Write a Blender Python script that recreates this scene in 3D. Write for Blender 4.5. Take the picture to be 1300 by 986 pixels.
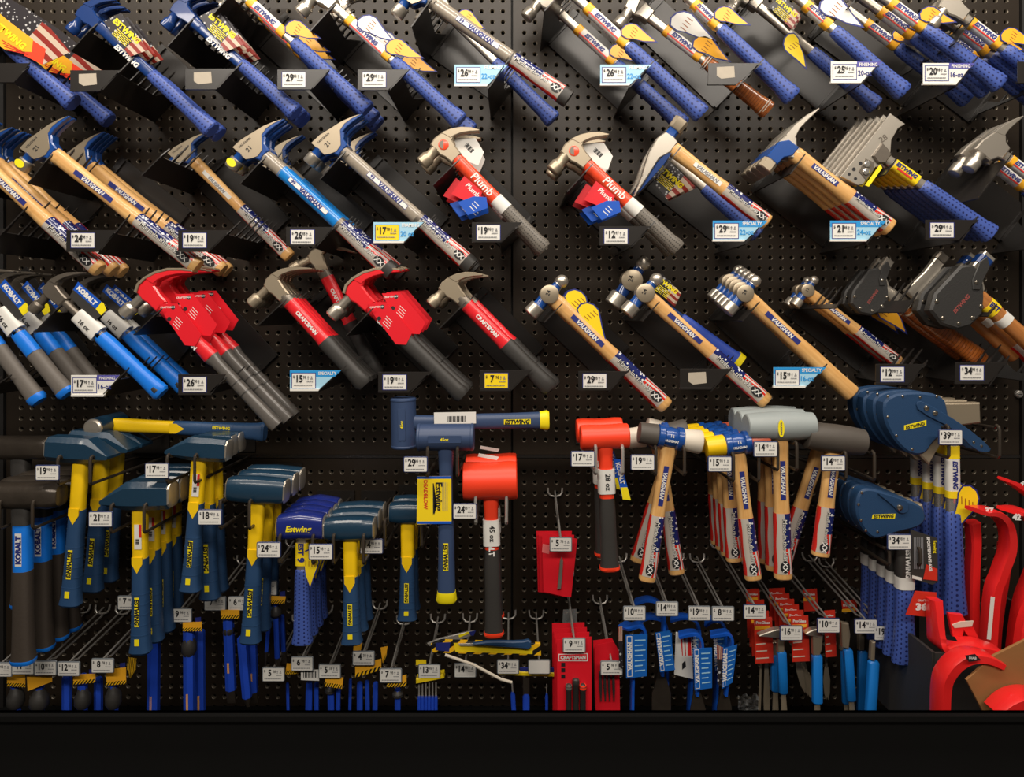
import bpy, bmesh, math, random
from mathutils import Matrix, Vector
random.seed(7)
for o in list(bpy.data.objects): bpy.data.objects.remove(o)
sc = bpy.context.scene; COL = sc.collection

# ------------------------------------------------------------------ camera, world, lights, exposure
D = 1.6            # camera distance from the pegboard (m)
F = 856.0          # focal length in pixels of a 1300 x 986 frame
CX, CY, ZC = 650.0, 400.0, 1.5
cam = bpy.data.cameras.new('camera'); camo = bpy.data.objects.new('camera', cam); COL.objects.link(camo)
camo.location = (0, -D, ZC); camo.rotation_euler = (math.pi/2, 0, 0)
cam.sensor_fit = 'HORIZONTAL'; cam.sensor_width = 36.0; cam.lens = 36.0*F/1300.0
cam.shift_x = 0.0; cam.shift_y = -(493.0-CY)/1300.0
cam.clip_start = 0.01
sc.camera = camo
w = bpy.data.worlds.new('store'); sc.world = w; w.use_nodes = True
w.node_tree.nodes['Background'].inputs[0].default_value = (1.0, 0.93, 0.84, 1)
w.node_tree.nodes['Background'].inputs[1].default_value = 0.07
def area(name, loc, rot, sx, sy, power, col):
    l = bpy.data.lights.new(name, 'AREA'); l.shape = 'RECTANGLE'; l.size = sx; l.size_y = sy
    l.energy = power; l.color = col
    o = bpy.data.objects.new(name, l); COL.objects.link(o); o.location = loc; o.rotation_euler = rot
    return o
# fluorescent strips on the aisle ceiling: one along the aisle above the customer, one further out
area('ceiling_strip_light_near', (0.0, -0.85, ZC+1.36), (math.radians(22), 0, 0), 3.2, 0.16, 40, (1.0, 0.90, 0.78))
area('ceiling_strip_light_far', (0.0, -2.5, ZC+1.5), (math.radians(52), 0, 0), 3.6, 0.3, 72, (1.0, 0.91, 0.80))
vs = sc.view_settings
vs.view_transform = 'Standard'; vs.look = 'None'; vs.gamma = 1.0; vs.use_curve_mapping = False
vs.exposure = -0.12

# ------------------------------------------------------------------ helpers
def P(px, py, d):
    s = (D-d)/F
    return Vector(((px-CX)*s, -d, (CY-py)*s+ZC))
def pxm(d): return F/(D-d)          # pixels per metre at depth d
def lin(c):
    return tuple((v/255/12.92 if v/255 <= 0.04045 else ((v/255+0.055)/1.055)**2.4) for v in c)+(1.0,)

MATS = {}
def mat(name, col, rough=0.5, metal=0.0, bump=0.0, bscale=400.0, var=0.0, vscale=25.0, spec=0.5, coat=0.0):
    if name in MATS: return MATS[name]
    m = bpy.data.materials.new(name); m.use_nodes = True; nt = m.node_tree
    b = nt.nodes['Principled BSDF']; MATS[name] = m
    b.inputs['Base Color'].default_value = lin(col); b.inputs['Roughness'].default_value = rough
    b.inputs['Metallic'].default_value = metal; b.inputs['Specular IOR Level'].default_value = spec
    b.inputs['Coat Weight'].default_value = coat
    tc = nt.nodes.new('ShaderNodeTexCoord')
    if var > 0:
        n = nt.nodes.new('ShaderNodeTexNoise'); n.inputs['Scale'].default_value = vscale; n.inputs['Detail'].default_value = 4
        nt.links.new(tc.outputs['Object'], n.inputs['Vector'])
        mx = nt.nodes.new('ShaderNodeMix'); mx.data_type = 'RGBA'
        mx.inputs[6].default_value = tuple(v*(1-var) for v in lin(col)[:3])+(1,)
        mx.inputs[7].default_value = tuple(min(1, v*(1+var)) for v in lin(col)[:3])+(1,)
        nt.links.new(n.outputs['Fac'], mx.inputs[0]); nt.links.new(mx.outputs[2], b.inputs['Base Color'])
    if bump > 0:
        n2 = nt.nodes.new('ShaderNodeTexNoise'); n2.inputs['Scale'].default_value = bscale
        nt.links.new(tc.outputs['Object'], n2.inputs['Vector'])
        bp = nt.nodes.new('ShaderNodeBump'); bp.inputs['Strength'].default_value = bump; bp.inputs['Distance'].default_value = 0.001
        nt.links.new(n2.outputs['Fac'], bp.inputs['Height']); nt.links.new(bp.outputs['Normal'], b.inputs['Normal'])
    return m
class NT:
    """tiny node-expression helper"""
    def __init__(s, m): s.nt = m.node_tree; s.b = s.nt.nodes['Principled BSDF']
    def new(s, t): return s.nt.nodes.new(t)
    def link(s, a, b): s.nt.links.new(a, b)
    def math(s, op, a, b=None, c=None):
        n = s.new('ShaderNodeMath'); n.operation = op
        for i, v in enumerate((a, b, c)):
            if v is None: continue
            if isinstance(v, (int, float)): n.inputs[i].default_value = v
            else: s.link(v, n.inputs[i])
        return n.outputs[0]
    def uv(s):
        n = s.new('ShaderNodeUVMap'); n.uv_map = 'uv'
        x = s.new('ShaderNodeSeparateXYZ'); s.link(n.outputs[0], x.inputs[0]); return x.outputs[0], x.outputs[1]
    def obj(s):
        n = s.new('ShaderNodeTexCoord'); x = s.new('ShaderNodeSeparateXYZ'); s.link(n.outputs['Object'], x.inputs[0])
        return x.outputs[0], x.outputs[1], x.outputs[2], n.outputs['Object']
    def mix(s, f, a, b):
        n = s.new('ShaderNodeMix'); n.data_type = 'RGBA'
        for i, v in ((0, f), (6, a), (7, b)):
            if isinstance(v, (int, float)): n.inputs[i].default_value = v
            elif isinstance(v, tuple): n.inputs[i].default_value = v
            else: s.link(v, n.inputs[i])
        return n.outputs[2]
    def bump(s, h, st=0.5, dist=0.001):
        n = s.new('ShaderNodeBump'); n.inputs['Strength'].default_value = st; n.inputs['Distance'].default_value = dist
        s.link(h, n.inputs['Height']); s.link(n.outputs['Normal'], s.b.inputs['Normal'])
def wood(name, c1, c2, rough=0.42):
    if name in MATS: return MATS[name]
    m = mat(name, c1, rough); e = NT(m); x, y, z, o = e.obj()
    mp = e.new('ShaderNodeMapping'); mp.inputs['Scale'].default_value = (9, 140, 140); e.link(o, mp.inputs[0])
    n = e.new('ShaderNodeTexNoise'); n.inputs['Scale'].default_value = 1.0; n.inputs['Detail'].default_value = 5; e.link(mp.outputs[0], n.inputs[0])
    f = e.math('MULTIPLY_ADD', n.outputs['Fac'], 2.2, -0.6)
    f = e.math('MINIMUM', e.math('MAXIMUM', f, 0.0), 1.0)
    e.link(e.mix(f, lin(c2), lin(c1)), e.b.inputs['Base Color']); e.b.inputs['Coat Weight'].default_value = 0.25
    e.bump(n.outputs['Fac'], 0.15); return m
def dotted(name, col, dot, su=20.0, sv=13.0, r=0.25, rough=0.45, raised=False):
    """moulded grip with staggered rows of small dimples along the grip (uv)"""
    if name in MATS: return MATS[name]
    m = mat(name, col, rough); e = NT(m); u, v = e.uv()
    U = e.math('MULTIPLY', u, su); V = e.math('MULTIPLY', v, sv)
    row = e.math('FLOOR', V); U = e.math('ADD', U, e.math('MULTIPLY', e.math('MODULO', row, 2.0), 0.5))
    du = e.math('SUBTRACT', e.math('FRACT', U), 0.5); dv = e.math('SUBTRACT', e.math('FRACT', V), 0.5)
    rr = e.math('ADD', e.math('MULTIPLY', du, du), e.math('MULTIPLY', e.math('MULTIPLY', dv, dv), 1.6))
    f = e.math('LESS_THAN', rr, r*r)
    e.link(e.mix(f, lin(col), lin(dot)), e.b.inputs['Base Color'])
    e.bump(e.math('MULTIPLY', f, 1.0 if raised else -1.0), 0.6, 0.0012); return m
def flagwrap():
    if 'flag_wrap' in MATS: return MATS['flag_wrap']
    m = mat('flag_wrap', (200, 200, 200), 0.25, coat=0.5); e = NT(m); u, v = e.uv(); x, y, z, o = e.obj()
    vo = e.new('ShaderNodeTexVoronoi'); vo.inputs['Scale'].default_value = 120.0; e.link(o, vo.inputs['Vector'])
    star = e.math('LESS_THAN', vo.outputs['Distance'], 0.30)
    navy = e.mix(star, lin((24, 34, 96)), lin((225, 225, 225)))
    wob = e.math('ADD', v, e.math('MULTIPLY', e.math('SINE', e.math('MULTIPLY', u, 9.0)), 0.015))
    str_ = e.math('LESS_THAN', e.math('FRACT', e.math('MULTIPLY', wob, 11.0)), 0.5)
    stripes = e.mix(str_, lin((205, 205, 200)), lin((214, 44, 30)))
    top = e.mix(e.math('LESS_THAN', u, 0.58), stripes, navy)
    mid = lin((186, 178, 168)); red = lin((205, 40, 32))
    c = e.mix(e.math('LESS_THAN', wob, 0.245), mid, top)
    c = e.mix(e.math('GREATER_THAN', wob, 0.40), c, red)
    e.link(c, e.b.inputs['Base Color']); return m
def rings(name, c1, c2, n=30.0, rough=0.3):
    """stacked leather washers"""
    if name in MATS: return MATS[name]
    m = mat(name, c1, rough, coat=0.5); e = NT(m); u, v = e.uv()
    f = e.math('FRACT', e.math('MULTIPLY', u, n)); g = e.math('LESS_THAN', f, 0.18)
    nz = e.new('ShaderNodeTexWhiteNoise'); nz.noise_dimensions = '1D'; e.link(e.math('FLOOR', e.math('MULTIPLY', u, n)), nz.inputs['W'])
    base = e.mix(nz.outputs[0], lin(c1), lin(c2)); dk = tuple(v*0.45 for v in lin(c1)[:3])+(1,)
    e.link(e.mix(g, base, dk), e.b.inputs['Base Color']); return m
def hazard(name, c1=(240, 185, 20), c2=(20, 20, 20), k=110.0):
    if name in MATS: return MATS[name]
    m = mat(name, c1, 0.5); e = NT(m); u, v = e.uv()
    f = e.math('LESS_THAN', e.math('FRACT', e.math('ADD', e.math('MULTIPLY', u, 7.0), e.math('MULTIPLY', v, -1.4))), 0.5)
    e.link(e.mix(f, lin(c1), lin(c2)), e.b.inputs['Base Color']); return m
def flagcard(name='flag_card'):
    """printed stars and stripes on a card (uv)"""
    if name in MATS: return MATS[name]
    m = mat(name, (200, 200, 200), 0.35); e = NT(m); u, v = e.uv(); x, y, z, o = e.obj()
    st = e.math('LESS_THAN', e.math('FRACT', e.math('MULTIPLY', e.math('ADD', v, e.math('MULTIPLY', e.math('SINE', e.math('MULTIPLY', u, 7.0)), 0.03)), 3.5)), 0.5)
    s = e.mix(st, lin((200, 180, 160)), lin((140, 38, 28)))
    vo = e.new('ShaderNodeTexVoronoi'); vo.inputs['Scale'].default_value = 130.0; e.link(o, vo.inputs['Vector'])
    k = e.mix(e.math('LESS_THAN', vo.outputs['Distance'], 0.3), lin((44, 40, 44)), lin((190, 190, 190)))
    e.link(e.mix(e.math('LESS_THAN', u, 0.66), s, k), e.b.inputs['Base Color']); return m

steel = mat('polished_steel', (196, 188, 175), 0.32, 0.78)
cheek = mat('satin_steel', (172, 158, 136), 0.38, 0.62)
darksteel = mat('dark_steel', (118, 110, 100), 0.38, 0.6, var=0.2, vscale=50)
forged = mat('forged_steel', (66, 59, 52), 0.28, 0.4, bump=0.4, bscale=120, var=0.35, vscale=35)
chrome = mat('chrome', (225, 222, 216), 0.2, 0.85)
bluepaint = mat('blue_paint', (24, 72, 146), 0.28, coat=0.4)
estblue = dotted('blue_vinyl_grip', (62, 85, 160), (24, 34, 88))
estdark = mat('blue_vinyl', (50, 80, 180), 0.45)
bluesteel = mat('blue_painted_steel', (20, 54, 114), 0.25, coat=0.6)
navyhead = mat('navy_painted_steel', (22, 52, 74), 0.34, bump=0.3, bscale=150, coat=0.3)
navygrip = mat('navy_grip', (36, 68, 106), 0.5, bump=0.15, bscale=90)
navyrub = mat('navy_urethane', (52, 70, 104), 0.45)
yellow = mat('yellow_fibreglass', (246, 202, 16), 0.4)
ylw = mat('yellow_print', (246, 226, 20), 0.5)
ylwcard = mat('yellow_card', (246, 214, 30), 0.4)
orgcard = mat('orange_card', (246, 178, 44), 0.35)
woodm = wood('hickory', (236, 190, 124), (204, 150, 84))
woodd = wood('hickory_dark', (196, 130, 70), (150, 92, 44))
redm = mat('red_fibreglass', (228, 34, 44), 0.35, coat=0.3)
redcard = mat('red_card', (224, 30, 44), 0.35)
reddk = mat('red_coated_card', (206, 52, 36), 0.35)
orange = mat('orange_urethane', (248, 66, 34), 0.42)
plumbo = mat('orange_handle', (236, 74, 40), 0.3, coat=0.3)
greygrip = dotted('grey_grip', (112, 106, 98), (60, 56, 52), 24, 16, 0.28)
rubgrey = mat('grey_rubber', (104, 98, 92), 0.6, bump=0.2, bscale=220)
brownrub = mat('warm_grey_rubber', (62, 54, 47), 0.6, bump=0.3, bscale=160)
rubblack = mat('black_rubber', (52, 50, 48), 0.5, bump=0.15, bscale=200)
smokey = mat('smoke_grey_grip', (92, 88, 84), 0.3, coat=0.3)
kobblue = mat('bright_blue_grip', (24, 122, 230), 0.38)
glassgrey = mat('grey_fibreglass', (150, 140, 126), 0.25, coat=0.5)
glassblue = mat('blue_fibreglass', (24, 126, 206), 0.25, coat=0.5)
white = mat('white_print', (232, 230, 226), 0.5)
cardwhite = mat('white_card', (226, 224, 218), 0.45)
offwhite = mat('off_white_plastic', (214, 204, 188), 0.5)
bare = mat('paper_residue', (178, 168, 152), 0.7, var=0.1, vscale=90)
ink = mat('black_ink', (22, 22, 26), 0.6)
greyink = mat('grey_ink', (128, 128, 132), 0.6)
navyink = mat('navy_print', (34, 44, 120), 0.5)
redink = mat('red_print', (214, 40, 36), 0.5)
lightblue = mat('light_blue_card', (160, 206, 230), 0.45)
skycard = mat('sky_blue_card', (40, 146, 214), 0.45)
purple = mat('violet_card', (78, 76, 158), 0.45)
blackmetal = mat('black_painted_metal', (36, 33, 31), 0.3, bump=0.03, bscale=300)
board = mat('pegboard_black', (42, 35, 28), 0.36, bump=0.03, bscale=260, var=0.08, vscale=8, spec=0.28)
backing = mat('backing_black', (24, 22, 21), 0.6)
wire = mat('zinc_wire', (178, 174, 168), 0.3, 0.5)
blackwire = mat('black_wire', (74, 66, 58), 0.3, 0.5)
flag = flagwrap(); flagc = flagcard()
leather = rings('leather_washers', (166, 88, 34), (190, 110, 50))
hideblack = mat('black_leather', (46, 45, 44), 0.5, bump=0.35, bscale=300)
hideblue = mat('blue_nylon', (24, 60, 98), 0.6, bump=0.4, bscale=700)
stud = mat('rivet_steel', (190, 180, 165), 0.25, 1.0)
barblue = mat('blue_lacquer', (22, 84, 190), 0.35, coat=0.3)
rodblue = mat('cobalt_lacquer', (32, 72, 190), 0.4)
barred = mat('red_lacquer', (236, 40, 40), 0.33, coat=0.3)
cardboard = mat('corrugated_card', (150, 104, 58), 0.75, bump=0.2, bscale=80, var=0.15, vscale=10)
clear = mat('clear_plastic', (200, 205, 205), 0.15); clear.node_tree.nodes['Principled BSDF'].inputs['Alpha'].default_value = 0.12
hz = hazard('hazard_card')
rubmallet = mat('mallet_black_rubber', (78, 72, 66), 0.55, var=0.15)
greymallet = mat('mallet_grey_rubber', (150, 158, 158), 0.5, var=0.08)
redface = mat('salmon_face', (222, 104, 74), 0.4)
estpr = mat('blue_nylon_head', (26, 40, 116), 0.25, coat=0.5)

# ---- mesh building
def finish(name, verts, faces, uvs=None, smooth=True, ang=0.6, recalc=True):
    me = bpy.data.meshes.new(name); me.from_pydata(verts, [], faces)
    if uvs is not None:
        ul = me.uv_layers.new(name='uv'); i = 0
        for fu in uvs:
            for c in fu: ul.data[i].uv = c; i += 1
    if recalc:
        bm = bmesh.new(); bm.from_mesh(me); bmesh.ops.recalc_face_normals(bm, faces=bm.faces); bm.to_mesh(me); bm.free()
    if smooth:
        me.shade_smooth(); me.set_sharp_from_angle(angle=ang)
    me.update(); return me
class MB:
    def __init__(s): s.v = []; s.f = []; s.u = []
    def add(s, v, f, u=None):
        n = len(s.v); s.v += [tuple(p) for p in v]; s.f += [tuple(i+n for i in q) for q in f]
        s.u += u if u else [[(0.5, 0.5)]*len(q) for q in f]
        return s
    def loft(s, rings, cap=True, us=None):
        n = len(rings[0]); m = len(rings)
        if us is None: us = [i/(m-1) for i in range(m)]
        f = []; u = []
        for i in range(m-1):
            for k in range(n):
                k2 = (k+1) % n
                f.append((i*n+k, i*n+k2, (i+1)*n+k2, (i+1)*n+k))
                u.append([(us[i], k/n), (us[i], (k+1)/n), (us[i+1], (k+1)/n), (us[i+1], k/n)])
        if cap:
            f.append(tuple(range(n))); u.append([(us[0], 0.5)]*n)
            f.append(tuple(range((m-1)*n, m*n))); u.append([(us[-1], 0.5)]*n)
        return s.add([p for r in rings for p in r], f, u)
    def prism(s, poly, z0, z1, b=0.0, uvb=None):
        """polygon in local x,y extruded along z with chamfered rims"""
        a = sum(poly[i][0]*poly[(i+1) % len(poly)][1]-poly[(i+1) % len(poly)][0]*poly[i][1] for i in range(len(poly)))
        if a < 0: poly = poly[::-1]
        n = len(poly)
        def inset(t):
            out = []
            for i in range(n):
                p0 = Vector(poly[i-1]); p1 = Vector(poly[i]); p2 = Vector(poly[(i+1) % n])
                e1 = (p1-p0).normalized() if (p1-p0).length > 1e-9 else Vector((1, 0)); e2 = (p2-p1).normalized() if (p2-p1).length > 1e-9 else Vector((1, 0))
                n1 = Vector((-e1.y, e1.x)); n2 = Vector((-e2.y, e2.x)); nn = n1+n2
                if nn.length < 1e-6: nn = n1
                nn.normalize(); k = min(1.6, 1/max(0.3, nn.dot(n1)))
                out.append(p1+nn*t*k)
            return out
        if b > 0:
            q = inset(b); lay = [(q, z0), (poly, z0+b), (poly, z1-b), (q, z1)]
        else: lay = [(poly, z0), (poly, z1)]
        V = []; Fc = []
        for pl, z in lay: V += [(p[0], p[1], z) for p in pl]
        for i in range(len(lay)-1):
            for k in range(n):
                k2 = (k+1) % n; Fc.append((i*n+k, i*n+k2, (i+1)*n+k2, (i+1)*n+k))
        Fc.append(tuple(range(n))[::-1]); Fc.append(tuple(range((len(lay)-1)*n, len(lay)*n)))
        xs = [p[0] for p in poly]; ys = [p[1] for p in poly]
        x0, x1, y0, y1 = uvb if uvb else (min(xs), max(xs), min(ys), max(ys))
        U = [[((V[i][0]-x0)/(x1-x0+1e-9), (V[i][1]-y0)/(y1-y0+1e-9)) for i in q] for q in Fc]
        return s.add(V, Fc, U)
    def box(s, c, h):
        x, y, z = c; a, b, d = h
        v = [(x+i*a, y+j*b, z+k*d) for i in (-1, 1) for j in (-1, 1) for k in (-1, 1)]
        return s.add(v, [(0, 1, 3, 2), (4, 6, 7, 5), (0, 4, 5, 1), (2, 3, 7, 6), (0, 2, 6, 4), (1, 5, 7, 3)])
    def tube(s, pts, r, n=8, sec=None, cap=True):
        """wire or bar along a path; sec = half sizes (a along side, b along normal) for a flat bar"""
        pts = [Vector(p) for p in pts]; R = []
        up = None
        for i, p in enumerate(pts):
            t = (pts[min(i+1, len(pts)-1)]-pts[max(i-1, 0)]).normalized()
            if up is None:
                up = Vector((0, 1, 0)) if sec else (Vector((0, 0, 1)) if abs(t.z) < 0.9 else Vector((1, 0, 0)))
            sd = t.cross(up); 
            if sd.length < 1e-5: sd = t.cross(Vector((1, 0.3, 0.2)))
            sd.normalize(); nn = sd.cross(t).normalized()
            if not sec: up = nn
            rr = r[i] if isinstance(r, (list, tuple)) else r
            if sec:
                a, b = sec[i] if isinstance(sec[0], (list, tuple)) else sec
                c = 0.72
                R.append([p+sd*x*a+nn*y*b for x, y in ((1, c), (c, 1), (-c, 1), (-1, c), (-1, -c), (-c, -1), (c, -1), (1, -c))])
            else:
                R.append([p+(sd*math.cos(2*math.pi*k/n)+nn*math.sin(2*math.pi*k/n))*rr for k in range(n)])
        return s.loft(R, cap)
    def done(s, name, **k): return finish(name, s.v, s.f, s.u, **k)
def xr(x, ry, rz, n=18, p=2.4, cy=0, cz=0):
    out = []
    for k in range(n):
        a = 2*math.pi*k/n; c, q = math.cos(a), math.sin(a)
        out.append((x, cy+ry*math.copysign(abs(c)**(2/p), c), cz+rz*math.copysign(abs(q)**(2/p), q)))
    return out
def yr(y, hx, hz, n=18, p=2.0, cx=0, cz=0):
    out = []
    for k in range(n):
        a = 2*math.pi*k/n; c, q = math.cos(a), math.sin(a)
        out.append((cx+hx*math.copysign(abs(c)**(2/p), c), y, cz+hz*math.copysign(abs(q)**(2/p), q)))
    return out
def octy(y, hx, hz, c=0.55, cx=0, cz=0):
    return [(cx+a*hx, y, cz+b*hz) for a, b in ((1, c), (c, 1), (-c, 1), (-1, c), (-1, -c), (-c, -1), (c, -1), (1, -c))]
def O(name, me, m, parent=None, M=None):
    o = bpy.data.objects.new(name, me); COL.objects.link(o)
    if me is not None and m is not None:
        if len(me.materials) == 0: me.materials.append(m)
        else: o.material_slots[0].link = 'OBJECT'; o.material_slots[0].material = m
    if parent: o.parent = parent
    if M is not None: o.matrix_local = M
    return o
def tag(o, label, cat, group=None, kind=None):
    if label: o['label'] = label
    if cat: o['category'] = cat
    if group: o['group'] = group
    if kind: o['kind'] = kind
    return o
WM = {}
def root(name, M):
    o = bpy.data.objects.new(name, None); COL.objects.link(o); o.matrix_world = M; o.empty_display_size = 0.02
    WM[o] = M.copy(); return o
def wm(o):
    m = Matrix.Identity(4)
    while o is not None:
        m = (WM[o] if o in WM else LM.get(o, Matrix.Identity(4))) @ m
        o = o.parent
    return m
LM = {}
def copy_tree(o, parent=None):
    c = o.copy(); COL.objects.link(c)
    if parent is not None: c.parent = parent; c.matrix_parent_inverse = o.matrix_parent_inverse.copy()
    for ch in [x for x in KIDS.get(o, [])]:
        copy_tree(ch, c)
    return c
KIDS = {}
_O = O
def O(name, me, m, parent=None, M=None):
    o = _O(name, me, m, parent, M)
    if parent is not None: KIDS.setdefault(parent, []).append(o)
    if M is not None: LM[o] = M.copy()
    return o
TXT = {}
def textmesh(s, sx=1.0, shear=0.0, bold=0.0):
    """flat lettering, unit height capitals, centred on the origin"""
    k = (s, sx, shear, bold)
    if k in TXT: return TXT[k]
    cu = bpy.data.curves.new('t', 'FONT'); cu.body = s; cu.resolution_u = 2; cu.offset = bold; cu.shear = shear
    ob = bpy.data.objects.new('t', cu); COL.objects.link(ob)
    bpy.context.view_layer.update()
    me = bpy.data.meshes.new_from_object(ob.evaluated_get(bpy.context.evaluated_depsgraph_get()))
    bpy.data.objects.remove(ob); bpy.data.curves.remove(cu)
    vs_ = [v.co.copy() for v in me.vertices]
    if vs_:
        x0 = min(v.x for v in vs_); x1 = max(v.x for v in vs_)
        cap = 0.69
        for v in me.vertices: v.co = (((v.co.x-(x0+x1)/2)/cap)*sx, (v.co.y-cap/2)/cap, 0)
    me.name = 'lettering'; me.materials.clear(); TXT[k] = me; return me
def curvemesh(me, h, ry, rz, y0):
    return me
def letters(parent, s, x, y, z, h, m, ang=0.0, sx=1.0, shear=0.0, bold=0.02, name='lettering', Mw=None, fit=None):
    """lettering in the parent's local frame: reads along +x, letter tops toward +y, facing +z"""
    me = textmesh(s, sx, shear, bold)
    if fit:
        wd = max(v.co.x for v in me.vertices)*2
        h = min(h, fit/wd)
    M = Matrix.Translation((x, y, z)) @ Matrix.Rotation(ang, 4, 'Z') @ Matrix.Diagonal((h, h, h, 1))
    return O(name, me, m, parent, M)
def outlined(parent, s, x, y, z, h, fit, shear=0.1):
    wd = max(v.co.x for v in textmesh(s, 1.0, shear, 0.0).vertices)*2; h = min(h, fit/wd)
    letters(parent, s, x, y, z, h, ink, shear=shear, bold=0.045, name='lettering_outline')
    letters(parent, s, x, y, z+0.0002, h, cardwhite, shear=shear, bold=0.0)
FACE = Matrix(((1, 0, 0, 0), (0, 0, -1, 0), (0, 1, 0, 0), (0, 0, 0, 1)))   # local x->X, y->Z, z-> toward the aisle (-Y)
def letters_px(parent, s, px, py, d, hpx, m, ang=0.0, sx=1.0, shear=0.0, bold=0.02, name='lettering', fit=None):
    """lettering facing the aisle, centred at a picture point at depth d"""
    me = textmesh(s, sx, shear, bold); h = hpx/pxm(d)
    if fit:
        wd = max(v.co.x for v in me.vertices)*2; h = min(h, fit/pxm(d)/wd)
    Mw = Matrix.Translation(P(px, py, d)) @ FACE @ Matrix.Rotation(math.radians(ang), 4, 'Z') @ Matrix.Diagonal((h, h, h, 1))
    return O(name, me, m, parent, wm(parent).inverted() @ Mw)
def card(parent, name, pts, d, m, th=0.0012, bev=0.0, uvang=None):
    """thin printed card facing the aisle; pts are picture points (optionally with their own depth offset)"""
    c = sum((P(p[0], p[1], d) for p in pts), Vector())/len(pts)
    Mw = Matrix.Translation(c) @ FACE; inv = Mw.inverted()
    if uvang is not None:
        Rr = Matrix.Rotation(math.radians(uvang), 4, 'Z'); Mw = Mw @ Rr; inv = Mw.inverted()
    poly = [tuple((inv @ P(p[0], p[1], d))[:2]) for p in pts]
    b = MB().prism(poly, -th, 0.0, bev)
    if len(pts[0]) > 2:
        pass
    me = b.done(name, smooth=False)
    if parent is None:
        o = O(name, me, m); o.matrix_world = Mw; WM[o] = Mw; return o
    return O(name, me, m, parent, wm(parent).inverted() @ Mw)
def frame(J, B, d):
    j = P(J[0], J[1], d); b = P(B[0], B[1], d); v = b-j; L = v.length
    ex = v/L; ez = Vector((0, -1, 0)); ey = ez.cross(ex)
    M = Matrix((ex, ey, ez)).transposed().to_4x4(); M.translation = j
    return M, L
mm = 0.001
# ------------------------------------------------------------------ the setting
IN = 0.0254
rim = mat('bare_punched_rim', (104, 96, 84), 0.3, 0.45)
def pegpanel(name, px0, px1, py0, py1, parent):
    a = P(px0, py1, 0); b = P(px1, py0, 0)
    ox = P(26.9, 136.6, 0).x; oz = P(26.9, 136.6, 0).z
    v = []; f = []
    i0 = math.ceil((a.x-ox)/IN+0.5); i1 = math.floor((b.x-ox)/IN-0.5)
    j0 = math.ceil((a.z-oz)/IN+0.5); j1 = math.floor((b.z-oz)/IN-0.5)
    h = IN/2; N = 8
    def q(*p):
        n = len(v); v.extend(p); f.append(tuple(range(n, n+len(p))))
    angs = [math.radians(22.5+45*k) for k in range(N)]
    sq = [(h, h*0.4142), (h*0.4142, h), (-h*0.4142, h), (-h, h*0.4142), (-h, -h*0.4142), (-h*0.4142, -h), (h*0.4142, -h), (h, -h*0.4142)]
    corner = {0: (h, h), 2: (-h, h), 4: (-h, -h), 6: (h, -h)}
    for i in range(i0, i1+1):
        for j in range(j0, j1+1):
            x = ox+i*IN; z = oz+j*IN; n = len(v)
            for r, y in ((0.0060, 0.0), (0.0050, 0.0014), (0.0041, 0.0036), (0.0039, 0.008)):
                v.extend((x+r*math.cos(t), y, z+r*math.sin(t)) for t in angs)
            v.extend((x+s[0], 0.0, z+s[1]) for s in sq); SQ = 32
            for k in range(N):
                k2 = (k+1) % N
                f.extend((n+g+k, n+g+8+k, n+g+8+k2, n+g+k2) for g in (0, 8, 16))
                f.append((n+SQ+k, n+k, n+k2, n+SQ+k2))
                if k in corner:
                    v.append((x+corner[k][0], 0.0, z+corner[k][1])); f.append((n+SQ+k, n+SQ+k2, len(v)-1))
    xa = ox+i0*IN-h; xb = ox+i1*IN+h; za = oz+j0*IN-h; zb = oz+j1*IN+h
    q((a.x, 0, a.z), (xa, 0, a.z), (xa, 0, b.z), (a.x, 0, b.z)); q((xb, 0, a.z), (b.x, 0, a.z), (b.x, 0, b.z), (xb, 0, b.z))
    q((xa, 0, a.z), (xb, 0, a.z), (xb, 0, za), (xa, 0, za)); q((xa, 0, zb), (xb, 0, zb), (xb, 0, b.z), (xa, 0, b.z))
    q((a.x, 0, a.z), (a.x, 0, b.z), (a.x, .012, b.z), (a.x, .012, a.z)); q((b.x, 0, a.z), (b.x, .012, a.z), (b.x, .012, b.z), (b.x, 0, b.z))
    q((a.x, 0, b.z), (b.x, 0, b.z), (b.x, .012, b.z), (a.x, .012, b.z)); q((a.x, 0, a.z), (a.x, .012, a.z), (b.x, .012, a.z), (b.x, 0, a.z))
    me = finish('pegboard_panel', v, f, None, smooth=False, recalc=False)
    flat = [all(abs(v[i][1]) < 1e-6 for i in q_) or len(q_) != 4 for q_ in f]
    me.polygons.foreach_set('use_smooth', [not t for t in flat]); me.materials.append(board); me.materials.append(rim)
    me.polygons.foreach_set('material_index', [0 if t else 1 for t in flat]); me.update()
    return O('pegboard_panel', me, None, parent)
wb = MB(); wb.box((0, 0.04, 1.25), (1.9, 0.02, 1.25))
wall = tag(O('wall_back', wb.done('wall_back', smooth=False), backing), 'black steel gondola back behind the pegboard panels', None, None, 'structure')
for (x0, x1) in ((8, 648.6), (651.4, 1294), (-330, -8), (1310, 1640)):
    for (y0, y1) in ((-150, 577), (582, 1100)):
        pegpanel('pegboard_panel', x0, x1, y0, y1, wall)
for k, px in enumerate((0.0, 1302.0)):
    c = P(px, 400, 0); b = MB(); b.box((c.x, -0.001, 1.25), (0.013, 0.006, 1.25))
    for j in range(70):
        b.box((c.x, -0.0075, 0.3+j*0.03), (0.0022, 0.0006, 0.008))
    tag(O('trim_%d' % (k+1), b.done('upright', smooth=False), backing), 'slotted upright post at the edge of the pegboard', None, None, 'structure')
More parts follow.
